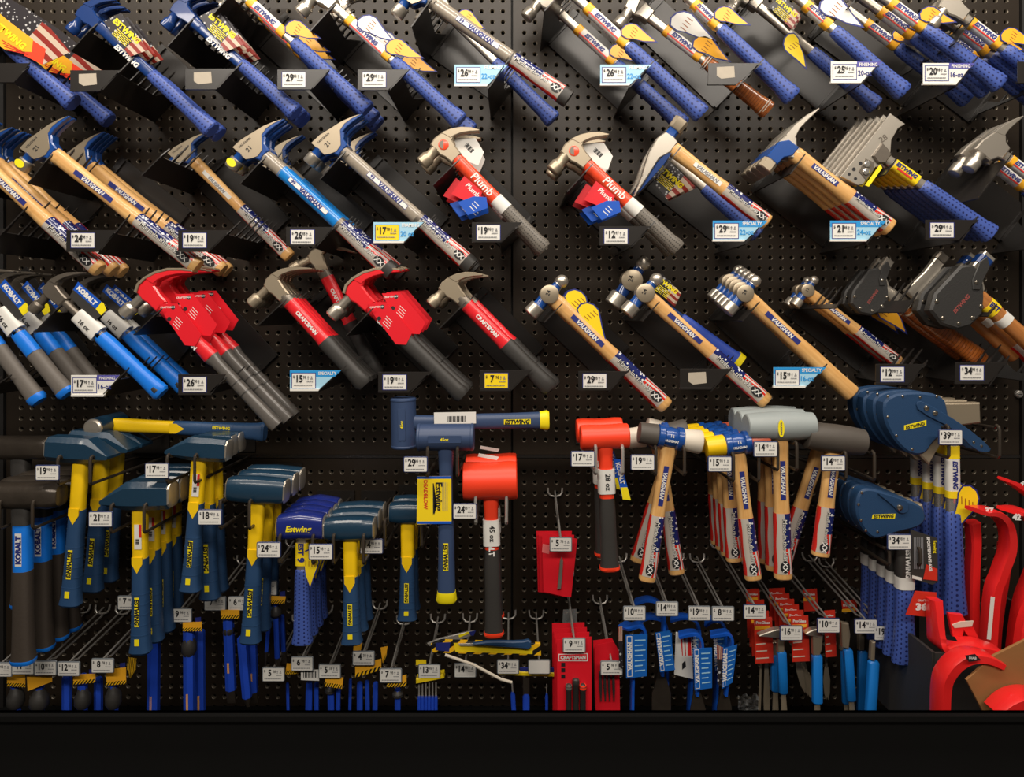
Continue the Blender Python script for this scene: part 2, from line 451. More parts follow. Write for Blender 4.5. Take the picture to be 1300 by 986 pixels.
for k, (py) in enumerate((579.5,)):
    c = P(650, py, 0); b = MB(); b.box((0, 0.004, c.z), (1.22, 0.005, 0.003))
    tag(O('trim_3', b.done('joint', smooth=False), blackmetal), 'horizontal joint strip between upper and lower pegboard', None, None, 'structure')
fl = MB(); fl.box((0, -2.0, -0.02), (4.0, 2.2, 0.02))
tag(O('floor', fl.done('floor', smooth=False), mat('polished_concrete', (150, 144, 136), 0.35, var=0.12, vscale=3)), 'polished concrete aisle floor', None, None, 'structure')
# low black steel base shelf whose front lip closes the bay below the hanging tools
FD = 0.52; zt = P(650, 903, FD).z
b = MB(); b.box((0, -FD, zt/2), (1.7, 0.004, zt/2)); b.box((0, -FD/2, zt-0.30), (1.7, FD/2, 0.008)); b.box((0, -FD-0.005, zt-0.004), (1.7, 0.009, 0.004))
tag(O('trim_4', b.done('base_shelf', smooth=False), mat('matt_black_paint', (9, 9, 9), 0.8, spec=0.15)), 'black steel front of the low base shelf', None, None, 'structure')

# ------------------------------------------------------------------ price labels
def fineprint(name, w_, h_, small=True):
    """barcode number line and the two tiny icons beside the price"""
    m = MB()
    for i in range(11): m.box((-w_*0.40+i*w_*0.074, -h_*0.33, 0), (w_*0.030, h_*0.030, 0.00005))
    for i in range(5): m.box((w_*0.16+i*w_*0.055, -h_*0.06, 0), (w_*0.022, h_*0.028, 0.00005))
    m.box((w_*0.20, h_*0.20, 0), (w_*0.012, h_*0.13, 0.00005)); m.box((w_*0.20, h_*0.26, 0), (w_*0.035, h_*0.025, 0.00005))
    m.box((w_*0.35, h_*0.13, 0), (w_*0.05, h_*0.03, 0.00005)); m.box((w_*0.35, h_*0.25, 0), (w_*0.025, h_*0.06, 0.00005))
    return m.done(name, smooth=False)
FP = {}
def price_face(parent, price, w_, h_, z, x=0.0, y=0.0):
    if price is None: return
    dol, cents = price.split('.')
    letters(parent, dol, x-w_*0.17, y+h_*0.14, z, h_*0.47, ink, sx=0.80, bold=0.035, name='price_lettering')
    letters(parent, cents, x+w_*0.05, y+h_*0.24, z, h_*0.21, ink, sx=0.8, bold=0.01, name='price_lettering')
    letters(parent, '$', x-w_*0.42, y+h_*0.28, z, h_*0.17, ink, name='price_lettering')
    k = (round(w_, 4), round(h_, 4))
    if k not in FP: FP[k] = fineprint('fine_print', w_, h_)
    O('fine_print', FP[k], greyink, parent, Matrix.Translation((x, y, z)))
def rrect(w_, h_, r, n=4):
    out = []
    for cx, cy, a0 in ((w_/2-r, h_/2-r, 0), (-w_/2+r, h_/2-r, 90), (-w_/2+r, -h_/2+r, 180), (w_/2-r, -h_/2+r, 270)):
        for k in range(n):
            a = math.radians(a0+90*k/(n-1)); out.append((cx+r*math.cos(a), cy+r*math.sin(a)))
    return out
TAGF = {}
def price_tag(parent, c, price, rim, w_=0.047, h_=0.0305):
    """tag holder clipped on the front of a hook: c is its centre in the world"""
    if 'f' not in TAGF:
        TAGF['f'] = MB().prism(rrect(w_, h_, 0.003), -0.003, 0.0, 0.0007).done('price_tag')
        TAGF['c'] = MB().prism(rrect(w_*0.92, h_*0.88, 0.0015), 0.0, 0.0004).done('label_card', smooth=False)
    Mw = Matrix.Translation(c) @ FACE
    t = O('price_tag', TAGF['f'], rim, parent, wm(parent).inverted() @ Mw)
    O('label_card', TAGF['c'], cardwhite, t, Matrix.Identity(4))
    price_face(t, price, w_*0.92, h_*0.88, 0.0006)
    return t

# ------------------------------------------------------------------ slotted hammer brackets
def comb(y0, yb, yt, zs, depth, th=0.0012, front=0.004):
    """flat plate standing out from the wall, its upper edge cut into slots by pointed fingers (local z = out from wall)"""
    pts = [(0.0, y0), (0.0, yt*0.5)]
    for i_, z in enumerate(sorted(zs)):
        yt_ = yt if i_ < len(zs)-1 else front
        pts += [(z-0.0045, yb), (z-0.0022, yt_-0.006), (z+0.0006, yt_), (z+0.003, yb+0.010), (z+0.0045, yb)]
    pts += [(depth, yb), (depth, y0)]
    # polygon in (z, y); extrude along x
    b = MB().prism([(p[0], p[1]) for p in pts], -th, th)
    b.v = [(v[2], v[1], v[0]) for v in b.v]
    return b
def bracket(J, B, d, label, style='black', price=None, note=None, txt=None, teeth=5, panel=True, upper=True, ux=0.012, uy0=-0.075, name_lab=''):
    """label = (left, top, right_top, right_bottom, bottom) of the label plate in picture pixels"""
    dl = d+0.028
    lx, ty, rx, rbx, by = label
    # where the handle line meets the slanted right edge of the label plate
    M, L = frame(J, B, d)
    inv = M.inverted()
    e1 = inv @ P(rx, ty, dl); e0 = inv @ P(rbx, by, dl)
    xs = (e0.x+e1.x)/2; xt = xs
    base = M @ Vector((xs, 0, 0)); base.y = 0.0
    M2 = M.copy(); M2.translation = base
    r = root('hammer_bracket', M2)
    depth = dl
    zs = [depth-0.004]+[depth-0.048-k*0.030 for k in range(teeth-1)]; zs = [z for z in zs if z > 0.02]
    y0 = e0.y-0.004
    O('lower_slot_plate', comb(y0, min(-0.016, e1.y-0.01), 0.030, zs, depth).done('lower_slot_plate', smooth=False), blackmetal, r, Matrix.Identity(4))
    if upper:
        O('upper_slot_plate', comb(uy0, -0.019, 0.030, zs, depth).done('upper_slot_plate', smooth=False), blackmetal, r, Matrix.Translation((ux-xs, 0, 0)))
    if panel:
        pb = MB().prism([(ux-xs-0.01, -0.052), (0.0, -0.052), (0.0, 0.052), (ux-xs-0.01, 0.052)], 0.001, 0.0035, 0.0005)
        O('back_plate', pb.done('back_plate', smooth=False), blackmetal, r, Matrix.Identity(4))
        for sx in (ux-xs+0.004, -0.004): O('flange', MB().box((sx, 0.0, 0.006), (0.003, 0.05, 0.003)).done('flange', smooth=False), blackmetal, r, Matrix.Identity(4))
    col = {'black': blackmetal, 'light': lightblue, 'sky': lightblue, 'violet': cardwhite}[style]
    pl = card(r, 'label_plate', [(lx, ty), (rx, ty), (rbx, by), (lx, by)], dl, col, 0.002, 0.0004)
    lip = [(lx, by-2.2), (rbx+1.5, by-2.2), (rbx, by+0.3), (lx, by+0.3)]
    card(r, 'plate_lip', lip, dl+0.006, blackmetal if style == 'black' else cardwhite, 0.006)
    if style == 'sky': card(pl, 'header_band', [(lx, ty), (rx, ty), (rx-8, ty+8), (lx, ty+8)], dl+0.0003, skycard, 0.0003)
    if style == 'violet': card(pl, 'header_band', [(lx+33, ty), (rx, ty), (rx-7, ty+7), (lx+33, ty+7)], dl+0.0003, purple, 0.0003)
    if note == 'blank':
        card(r, 'sticker_residue', [(lx+11, ty+5), (lx+33, ty+4), (lx+34, ty+18), (lx+17, ty+20), (lx+11, ty+16)], dl+0.0005, bare, 0.0004)
    elif price:
        w_ = 31/pxm(dl); h_ = 20/pxm(dl); offs = 21 if style == 'black' else 17.5
        ctr = P(lx+offs if note != 'left' else lx+20, ty+13.0, dl+0.0006)
        rim = card(r, 'price_sticker', [(lx+offs-15.5, ty+3), (lx+offs+15.5, ty+3), (lx+offs+15.5, ty+23), (lx+offs-15.5, ty+23)], dl+0.0005, MATS['navy_print'], 0.0004)
        st = card(rim, 'sticker_face', [(lx+offs-14.6, ty+3.9), (lx+offs+14.6, ty+3.9), (lx+offs+14.6, ty+22.1), (lx+offs-14.6, ty+22.1)], dl+0.0008, ylwcard if note == 'yellow' else cardwhite, 0.0003)
        price_face(rim, price, w_*0.94, h_*0.9, 0.0012)
    if txt:
        letters_px(pl, txt[0], (lx+34+rx-4)/2, ty+3.7, dl+0.0008, 4.2, white if style != 'light' else white, sx=0.85, fit=rx-lx-42)
        if txt[1].strip(): letters_px(pl, txt[1], lx+43, ty+14.5, dl+0.0008, 6.2, skycard if style != 'violet' else navyink, sx=0.85, fit=18)
    s = {'black': 'black slotted steel hammer bracket', 'light': 'hammer bracket with pale blue framing label', 'sky': 'hammer bracket with sky blue specialty label', 'violet': 'hammer bracket with violet finishing label'}[style]
    if note == 'blank': s += ' showing torn sticker residue'
    elif note == 'yellow': s += ' carrying a yellow price sticker'
    if price: s += ' marked %s' % price
    tag(r, s+(' '+name_lab if name_lab else ''), 'bracket', 'slotted hammer brackets')
    return r

# ------------------------------------------------------------------ hammer parts (local x head -> butt, y poll -> claw, z to the aisle; millimetres)
def S(poly, s): return [(x*s*mm, y*s*mm) for x, y in poly]
def claws(b, body, prong, tb, s, gap=2.0, tp=13.0):
    b.prism(S(body, s), -tb*s*mm, tb*s*mm, 2.5*s*mm)
    b.prism(S(prong, s), gap*s*mm, tp*s*mm, 1.2*s*mm); b.prism(S(prong, s), -tp*s*mm, -gap*s*mm, 1.2*s*mm)
def poll(b, cx, y0, y1, y2, rn, rf, s, n=20, dome=2.0):
    q = lambda y, r: yr(y*s*mm, r*s*mm, r*s*mm, n, 2.0, cx*s*mm)
    b.loft([q(y0, rn*1.15), q((y0+y1)/2, rn), q(y1, rn*1.02), q(y1-4, rf*0.97), q(y1-5, rf), q(y2+2.5, rf), q(y2, rf*0.86), q(y2-dome*0.4, rf*0.5)])
def head_rip(r, s=1.0, paint=None, body=None, plate=None, facem=None):
    """straight rip-claw framing head: painted body, polished cheek plates, round poll"""
    body = body or steel
    bd = [(-57, -32), (-55, -8), (-48, 14), (-42, 32), (-22, 30), (-13, 19), (-2, 16), (2, 14), (2, -14), (-8, -18), (-16, -32)]
    pr = [(-46, 20), (-39, 45), (-30, 66), (-19, 84), (-17, 82), (-22, 60), (-25, 42), (-24, 26)]
    b = MB(); claws(b, bd, pr, 12.5, s)
    h = O('head', b.done('head'), paint or body, r, Matrix.Identity(4))
    if plate:
        pp = [(-57, -32), (-55, -8), (-48, 16), (-40, 44), (-30, 66), (-20, 82), (-28, 62), (-32, 44), (-30, 28), (-18, 16), (-8, 6), (-6, -10), (-12, -22), (-20, -32)]
        b = MB(); b.prism(S(pp, s), 12.4*s*mm, 13.8*s*mm, 0.5*s*mm); b.prism(S(pp, s), -13.8*s*mm, -12.4*s*mm, 0.5*s*mm)
        O('cheek_plate', b.done('cheek_plate'), plate, h, Matrix.Identity(4))
        letters(h, '21' if s > 0.95 else '16', -30*s*mm, -12*s*mm, 14.2*s*mm, 0.009*s, ink, ang=math.pi/2+0.0, name='weight_stamp')
        letters(h, 'VAUGHAN', -45*s*mm, -8*s*mm, 14.2*s*mm, 0.0045*s, ink, ang=math.pi/2-0.12, name='maker_stamp')
    b = MB(); q = lambda y, rr: yr(y*s*mm, rr*s*mm, rr*s*mm, 20, 2.0, -37*s*mm)
    b.loft([q(-30, 15), q(-36, 11.5), q(-46, 11)])
    O('neck', b.done('neck'), paint or body, h, Matrix.Identity(4))
    b = MB(); b.loft([q(-45, 13), q(-47, 15), q(-66, 15), q(-69, 13), q(-70, 6)])
    O('striking_face', b.done('striking_face'), facem or steel, h, Matrix.Identity(4))
    return h
def head_curved(r, s=1.0, m=None, disc=None, red=False):
    """curved-claw head with bell face"""
    m = m or steel
    bd = [(-56, -20), (-60, -4), (-58, 12), (-50, 28), (-34, 30), (-30, 20), (-16, 16), (3, 14), (3, -14), (-16, -16), (-26, -20)]
    pr = [(-58, 14), (-50, 34), (-38, 52), (-22, 67), (-6, 76), (-5, 73), (-18, 58), (-28, 44), (-34, 30), (-36, 20)]
    b = MB(); claws(b, bd, pr, 12, s)
    h = O('head', b.done('head'), m, r, Matrix.Identity(4))
    b = MB(); poll(b, -42, -16, -36, -60, 11.5, 15, s)
    O('striking_face', b.done('striking_face'), m if not red else steel, h, Matrix.Identity(4))
    if disc:
        b = MB(); q = lambda z, rr: [(-36*s*mm+rr*s*mm*math.cos(t*math.pi/10), rr*s*mm*math.sin(t*math.pi/10), z*s*mm) for t in range(20)]
        b.loft([q(11.5, 11), q(12.8, 11), q(13.2, 10)])
        O('maker_disc', b.done('maker_disc'), disc, h, Matrix.Identity(4))
        b = MB(); b.prism([(-36*s*mm+9*s*mm*math.cos(math.pi*(t/8+0.75)), 9*s*mm*math.sin(math.pi*(t/8+0.75))) for t in range(9)], 13.0*s*mm, 13.6*s*mm)
        O('disc_emblem', b.done('disc_emblem', smooth=False), darksteel, h, Matrix.Identity(4))
    return h
def head_slim(r, s=1.0, m=None, facem=None):
    """slender claw head: narrow eye, thin arched claws drawn to a point, small bell face"""
    m = m or cheek
    bd = [(-46, -15), (-53, -2), (-53, 14), (-49, 26), (-37, 27), (-33, 17), (-16, 14), (3, 13), (3, -13), (-20, -14), (-30, -17)]
    pr = [(-53, 14), (-47, 35), (-36, 54), (-20, 71), (-4, 85), (-3, 82), (-20, 62), (-31, 45), (-37, 29), (-37, 18)]
    b = MB(); claws(b, bd, pr, 11, s, 1.6, 12)
    h = O('head', b.done('head'), m, r, Matrix.Identity(4))
    b = MB(); poll(b, -37, -12, -38, -64, 8.8, 13, s); O('striking_face', b.done('striking_face'), facem or m, h, Matrix.Identity(4))
    return h
def head_straight(r, s=1.0, paint=None):
    """slim framing head with long straight claw and square poll"""
    bd = [(-40, -20), (-44, 0), (-40, 24), (-20, 26), (-10, 14), (2, 13), (2, -13), (-12, -18)]
    pr = [(-42, 15), (-40, 45), (-33, 75), (-22, 103), (-19, 103), (-24, 72), (-27, 45), (-22, 20)]
    b = MB(); claws(b, bd, pr, 11, s, 1.8, 11)
    h = O('head', b.done('head'), steel, r, Matrix.Identity(4))
    b = MB(); b.prism(S([(-46, -44), (-44, -4), (-30, 12), (-4, 12), (-4, -10), (-16, -24), (-18, -44)], s), -13*s*mm, 13*s*mm, 2*s*mm)
    O('painted_eye', b.done('painted_eye'), bluepaint, h, Matrix.Identity(4))
    b = MB(); b.loft([octy(y*s*mm, hx*s*mm, hx*s*mm, 0.6, -33*s*mm) for y, hx in ((-43, 13), (-46, 16), (-66, 16.5), (-68, 14))])
    O('striking_face', b.done('striking_face'), cheek, h, Matrix.Identity(4))
    return h
def head_ball(r, s=1.0, paint=None):
    paint = paint or bluepaint
    b = MB(); q = lambda y, rr: yr(y*s*mm, rr*s*mm, rr*s*mm, 20, 2.0, -20*s*mm)
    b.loft([q(-34, 14), q(-30, 12), q(-16, 13), q(0, 14), q(14, 12), q(26, 10), q(29, 11)])
    h = O('head', b.done('head'), paint, r, Matrix.Identity(4))
    b = MB(); q2 = lambda z, rr: [(-20*s*mm+rr*s*mm*math.cos(t*math.pi/12), rr*s*mm*math.sin(t*math.pi/12), z*s*mm) for t in range(24)]
    b.loft([q2(-16, 16), q2(-14.5, 19.5), q2(14.5, 19.5), q2(16, 16)])
    O('cheek', b.done('cheek'), cheek, h, Matrix.Identity(4))
    b = MB(); b.loft([q(-33, 15), q(-35, 17), q(-56, 17), q(-58, 15), q(-58.5, 7)])
    O('striking_face', b.done('striking_face'), steel, h, Matrix.Identity(4))
    b = MB(); b.loft([q(27, 11)]+[q(38+14*math.sin(t), 14*math.cos(t)) for t in [math.radians(a) for a in (-40, -15, 10, 35, 55, 72, 85)]])
    O('ball_peen', b.done('ball_peen'), steel, h, Matrix.Identity(4))
    letters(h, '24' if s > 0.9 else '12', -24*s*mm, 0, 16.3*s*mm, 0.008*s, ink, ang=1.9, name='weight_stamp')
    return h
def head_brick(r, s=1.0):
    """bricklayer's hammer: long flat chisel toward the poll side, square face opposite"""
    b = MB(); b.prism(S([(-32, 16), (-38, -6), (-32, -40), (-14, -86), (-2, -126), (1, -126), (-3, -84), (-8, -36), (2, -12), (2, 14), (-12, 18)], s), -12*s*mm, 12*s*mm, 2*s*mm)
    h = O('head', b.done('head'), steel, r, Matrix.Identity(4))
    b = MB(); b.loft([octy(y*s*mm, hx*s*mm, hx*s*mm, 0.6, -20*s*mm) for y, hx in ((10, 12), (26, 11), (32, 12))])
    O('painted_neck', b.done('painted_neck'), bluepaint, h, Matrix.Identity(4))
    b = MB(); b.loft([octy(y*s*mm, hx*s*mm, hx*s*mm, 0.6, -20*s*mm) for y, hx in ((31, 13), (34, 15), (56, 16), (58, 14))])
    O('striking_face', b.done('striking_face'), cheek, h, Matrix.Identity(4))
    b = MB(); b.prism(S([(-4, -16), (-6, -45), (2, -120), (4, -110), (8, -40), (6, -12)], s), -10*s*mm, 10*s*mm, 1*s*mm)
    O('painted_edge', b.done('painted_edge'), bluesteel, h, Matrix.Identity(4))
    return h
def head_roof(r, s=1.0):
    """roofing hatchet: flat bright blade with gauge holes and a nail-pull notch"""
    b = MB(); b.prism(S([(-46, 82), (-8, 82), (-15, 66), (-12, 38), (-2, 22), (4, 12), (4, -16), (-6, -28), (-6, -72), (-14, -80), (-54, -86)], s), -4*s*mm, 4*s*mm, 1*s*mm)
    h = O('head', b.done('head'), steel, r, Matrix.Identity(4))
    b = MB(); b.prism(S([(-26, 20), (-6, 16), (5, 11), (5, -12), (-8, -20), (-26, -14)], s), -10*s*mm, 10*s*mm, 2.5*s*mm)
    O('eye', b.done('eye'), darksteel, h, Matrix.Identity(4))
    b = MB(); b.prism(S([(-34, -26), (-14, -22), (-6, -34), (-6, -62), (-30, -56)], s), 3.9*s*mm, 5.2*s*mm, 0.4*s*mm)
    O('gauge_plate', b.done('gauge_plate'), darksteel, h, Matrix.Identity(4))
    for (x, y) in ((-24, -34), (-17, -48)):
        b = MB(); q2 = lambda z, rr: [((x+rr*math.cos(t*math.pi/8))*s*mm, (y+rr*math.sin(t*math.pi/8))*s*mm, z*s*mm) for t in range(16)]
        b.loft([q2(5, 7), q2(8, 7), q2(10, 4.5)]); O('gauge_screw', b.done('gauge_screw'), chrome, h, Matrix.Identity(4))
    for (x, y, rr) in ((-36, -40, 4), (-40, -58, 4), (-42, -72, 3.4), (-26, -72, 3.4)):
        b = MB(); b.prism([((x+rr*math.cos(t*math.pi/6))*s*mm, (y+rr*math.sin(t*math.pi/6))*s*mm) for t in range(12)], 3.9*s*mm, 4.2*s*mm)
        O('gauge_hole', b.done('gauge_hole', smooth=False), ink, h, Matrix.Identity(4))
    letters(h, '28', -28*s*mm, 30*s*mm, 4.3*s*mm, 0.012*s, darksteel, ang=1.2, name='weight_stamp')
    b = MB(); b.prism(S([(-2, -18), (6, -22), (6, -70), (-2, -72)], s), 4*s*mm, 6*s*mm)
    O('edge_label', b.done('edge_label', smooth=False), ylw, h, Matrix.Identity(4))
    return h
def head_sheath(r, s=1.0, pollm=None, sheath=None, big=True):
    """camp-axe head, the blade buttoned into a leather sheath"""
    b = MB(); b.prism(S([(-46, 70), (-22, 70), (-20, 30), (0, 16), (2, -12), (6, -70), (-58, -66), (-46, 10)], s), -9*s*mm, 9*s*mm, 2*s*mm)
    h = O('head', b.done('head'), steel, r, Matrix.Identity(4))
    if pollm:
        b = MB(); b.loft([octy(y*s*mm, 13*s*mm, 11*s*mm, 0.7, -34*s*mm) for y in (44, 62)]); O('painted_poll', b.done('painted_poll'), pollm, h, Matrix.Identity(4))
    sp = [(-64, 18), (-48, 34), (-30, 34), (-22, 24), (-10, 20), (8, 2), (24, -22), (22, -52), (8, -74), (-20, -86), (-52, -80), (-66, -50)]
    b = MB(); b.prism(S(sp, s), -12*s*mm, 12*s*mm, 4*s*mm)
    q = O('sheath', b.done('sheath'), sheath or hideblack, r, Matrix.Identity(4))
    b = MB(); b.prism(S([(-40, 60), (-24, 50), (-16, 20), (-10, 6), (-20, -2), (-32, 10), (-44, 44)], s), 11.5*s*mm, 14.5*s*mm, 1.2*s*mm)
    O('strap', b.done('strap'), sheath or hideblack, q, Matrix.Identity(4))
    for (x, y, z) in ((-24, 12, 14.4), (12, -14, 12), (14, -40, 12), (2, -64, 12), (-26, -76, 12), (-54, -60, 12)):
        b = MB(); q2 = lambda zz, rr: [((x+rr*math.cos(t*math.pi/6))*s*mm, (y+rr*math.sin(t*math.pi/6))*s*mm, (z+zz)*s*mm) for t in range(12)]
        b.loft([q2(-0.5, 4), q2(1, 3.6), q2(1.8, 1.6)]); O('rivet', b.done('rivet'), stud, q, Matrix.Identity(4))
    letters(q, 'ESTWING', -18*s*mm, -34*s*mm, 12.4*s*mm, 0.0065*s, mat('dull_red_print', (140, 70, 66), 0.5), ang=math.pi/2, shear=0.2, bold=0.04)
    return h

# handles ---------------------------------------------------------------
def hloft(L, prof, n=18, p=2.5):
    """prof: (fraction of L, half height mm, half depth mm[, sideways mm])"""
    rs = [xr(q[0]*L, q[1]*mm, q[2]*mm, n, p, (q[3] if len(q) > 3 else 0)*mm) for q in prof]
    return rs
def seg(prof, a, b):
    """cut a profile between two fractions"""
    def at(t):
        for i in range(len(prof)-1):
            p, q = prof[i], prof[i+1]
            if p[0] <= t <= q[0]:
                k = (t-p[0])/(q[0]-p[0]+1e-9); return (t,)+tuple(p[j]*(1-k)+q[j]*k for j in range(1, len(p)))
        return (t,)+tuple(prof[-1][1:])
    return [at(a)]+[q for q in prof if a+1e-6 < q[0] < b-1e-6]+[at(b)]
def grow(prof, g): return [(q[0], q[1]+g, q[2]+g)+tuple(q[3:]) for q in prof]
def piece(r, name, L, prof, m, p=2.5, n=18):
    b = MB(); xs = [q[0] for q in prof]; t0, t1 = xs[0], xs[-1]
    b.loft(hloft(L, prof, n, p), True, [(x-t0)/(t1-t0+1e-9) for x in xs])
    return O(name, b.done(name), m, r, Matrix.Identity(4))
WOODP = [(-0.02, 15, 11), (0.02, 16.5, 12), (0.12, 16, 12), (0.3, 14.5, 11.5), (0.45, 15, 12), (0.56, 16.5, 13), (0.75, 16.5, 13), (0.9, 17, 13.5), (0.975, 18, 14), (0.992, 17.5, 13.5), (1.0, 15.5, 11.5)]
def handle_wood(r, L, s=1.0, wrap=(0.58, 0.965), lab=(0.16, 0.42), m=None, dark=False, labm=None):
    pr = [(q[0], q[1]*s, q[2]*s) for q in WOODP]
    h = piece(r, 'handle', L, pr, m or (woodd if dark else woodm))
    if wrap:
        w_ = piece(r, 'flag_wrap', L, grow(seg(pr, *wrap), 0.35), flag)
        rz = 13.5*s*mm
        outlined(w_, 'Made in the USA', (wrap[0]*0.55+wrap[1]*0.45)*L, 1.0*mm, rz+0.5*mm, 0.0105*s, (wrap[1]-wrap[0])*L*0.72)
        b = MB(); cx = (wrap[1]-0.055)*L
        b.prism([(cx+0.05*L*math.cos(t*math.pi/8)*0.9, 9.5*s*mm*math.sin(t*math.pi/8)) for t in range(16)], rz+0.2*mm, rz+0.9*mm)
        O('emblem', b.done('emblem', smooth=False), ink, w_, Matrix.Identity(4))
        letters(w_, 'XX', cx, 0, rz+1.1*mm, 0.010*s, white, bold=0.02)
    if lab:
        x0, x1 = lab[0]*L, lab[1]*L; z = 11.9*s*mm
        b = MB(); b.prism([(x0, -5.2*s*mm), (x1, -5.2*s*mm), (x1, 5.2*s*mm), (x0, 5.2*s*mm)], z, z+0.4*mm)
        q = O('brand_label', b.done('brand_label', smooth=False), labm or navyink, r, Matrix.Identity(4))
        letters(q, 'VAUGHAN', (x0+x1)/2, 0, z+0.7*mm, 0.0082*s, white if labm is None else greyink, shear=0.25, bold=0.04, fit=(x1-x0)*0.85)
    return h
def handle_glass(r, L, m, s=1.0):
    pr = [(-0.02, 13, 11), (0.03, 15, 12), (0.2, 14.5, 12), (0.4, 14, 12), (0.55, 15, 13), (0.8, 16.5, 14), (0.96, 19, 15), (1.0, 18, 14)]
    pr = [(q[0], q[1]*s, q[2]*s) for q in pr]
    piece(r, 'collar', L, seg(pr, -0.02, 0.14 if m is glassblue else 0.05), glassgrey if m is glassblue else darksteel)
    piece(r, 'handle', L, seg(pr, 0.13 if m is glassblue else 0.045, 0.60), m)
    piece(r, 'wrap_ring', L, grow(seg(pr, 0.575, 0.60), 0.8), darksteel)
    w_ = piece(r, 'flag_wrap', L, grow(seg(pr, 0.595, 0.95), 0.4), flag)
    piece(r, 'butt_cap', L, grow(seg(pr, 0.945, 1.0), 0.6), rubblack)
    rz = 14*s*mm
    outlined(w_, 'Made in the USA', 0.735*L, 1*mm, rz+0.7*mm, 0.011*s, 0.24*L)
    b = MB(); b.prism([(0.905*L+0.035*L*math.cos(t*math.pi/8), 9.5*s*mm*math.sin(t*math.pi/8)) for t in range(16)], rz+0.8*mm, rz+1.4*mm)
    O('emblem', b.done('emblem', smooth=False), ink, w_, Matrix.Identity(4)); letters(w_, 'XX', 0.905*L, 0, rz+1.6*mm, 0.010*s, white, bold=0.02)
    b = MB(); x0, x1 = 0.2*L, 0.5*L
    b.prism([(x0, -5.5*s*mm), (x1, -5.5*s*mm), (x1, 5.5*s*mm), (x0, 5.5*s*mm)], 12.2*s*mm, 12.6*s*mm)
    q = O('brand_label', b.done('brand_label', smooth=False), navyink, r, Matrix.Identity(4))
    b = MB(); b.prism([(x0+1*mm, -4.4*s*mm), (x1-1*mm, -4.4*s*mm), (x1-1*mm, 4.4*s*mm), (x0+1*mm, 4.4*s*mm)], 12.6*s*mm, 12.7*s*mm); O('label_face', b.done('label_face', smooth=False), white, q, Matrix.Identity(4))
    letters(q, 'VAUGHAN', (x0+x1)/2+0.02*L, 0, 12.9*s*mm, 0.0085*s, navyink, shear=0.1, bold=0.06, fit=(x1-x0)*0.74)
    letters(q, '99', x0+0.035*L, 0, 12.9*s*mm, 0.0070*s, navyink, bold=0.05)
def handle_est(r, L, s=1.0, shank=None, g0=0.46, gripm=None, sleeve=None, sw=10.0):
    shank = shank or steel; gripm = gripm or estblue
    pr = [(-0.03, sw*1.1, 8), (0.06, sw, 7.5), (0.3, sw*0.95, 7), (g0+0.04, sw, 7.5)]
    pr = [(q[0], q[1]*s, q[2]*s) for q in pr]
    piece(r, 'shank', L, pr, shank, 3.5)
    gp = [(g0-0.012, 10, 8), (g0, 13, 10.5), (g0+0.06, 14.5, 12), (g0+0.3, 15.5, 13), (0.9, 17, 14), (0.965, 20, 15.5), (0.99, 20, 15.5), (1.0, 17, 13)]
    piece(r, 'grip', L, [(q[0], q[1]*s, q[2]*s) for q in gp], gripm, 2.6)
    if sleeve:
        a, b_ = sleeve
        q = piece(r, 'paper_sleeve', L, [(a, sw*s+1.2, 9.0*s), (b_, sw*s+1.2, 9.0*s)], cardwhite, 3.5, 16)
        e = piece(r, 'sleeve_band', L, [(b_-0.02, sw*s+1.5, 9.3*s), (b_+0.03, sw*s+1.5, 9.3*s)], orgcard, 3.5, 16)
        piece(r, 'sleeve_band', L, [(a-0.01, sw*s+1.5, 9.3*s), (a+0.03, sw*s+1.5, 9.3*s)], orgcard, 3.5, 16)
        letters(q, 'ESTWING', (a+b_)/2*L, 0.5*mm, 9.6*s*mm, 0.0085*s, navyink, shear=0.25, bold=0.05, fit=(b_-a)*L*0.8)
        b = MB(); b.box(((a+b_)/2*L, -7*s*mm, 9.1*s*mm), ((b_-a)*L*0.42, 1.4*mm, 0.3*mm)); O('red_rule', b.done('red_rule', smooth=False), redink, q, Matrix.Identity(4))
def wing(r, L, x, y, z, k=1.0, ang=0.0, m=None, rim=None, flip=1, nm='wing_tag'):
    """die-cut wing shaped hang tag tied round the shank"""
    k *= 1.35
    pts = [(-7, -3), (-9, 9), (-2, 20), (10, 26), (24, 25), (36, 17), (50, 7), (74, -8), (46, -11), (22, -8), (6, -9)]
    c, s_ = math.cos(ang), math.sin(ang)
    f = lambda g: [((x+((px_-15)*g+15)*k*mm*c-((py_-6)*g+6)*k*mm*s_*flip), (y+((px_-15)*g+15)*k*mm*s_+((py_-6)*g+6)*k*mm*c*flip)) for px_, py_ in pts]
    b = MB(); b.prism(f(1.0), z, z+0.7*mm); o = O(nm, b.done(nm, smooth=False), rim or navyink, r, Matrix.Identity(4))
    b = MB(); b.prism(f(0.88), z+0.7*mm, z+1.0*mm); O('tag_print', b.done('tag_print', smooth=False), m or orgcard, o, Matrix.Identity(4))
    b = MB()
    for i in range(4):
        a_ = (12-i*2+8)*k*mm; q = (16-i*6)*k*mm*flip
        b.box((x+a_*c-q*s_+0.004*c, y+a_*s_+q*c, z+1.1*mm), (0.006*k, 0.0007*k, 0.05*mm))
    O('tag_lines', b.done('tag_lines', smooth=False), MATS['wood_brown'] if 'wood_brown' in MATS else mat('wood_brown', (150, 80, 20), 0.6), o, Matrix.Identity(4))
    return o
def local_card(r, name, poly, z, m, th=0.8, uvb=None):
    b = MB(); b.prism([(p[0]*mm, p[1]*mm) for p in poly], z*mm, (z+th)*mm, uvb=uvb)
    return O(name, b.done(name, smooth=False), m, r, Matrix.Identity(4))
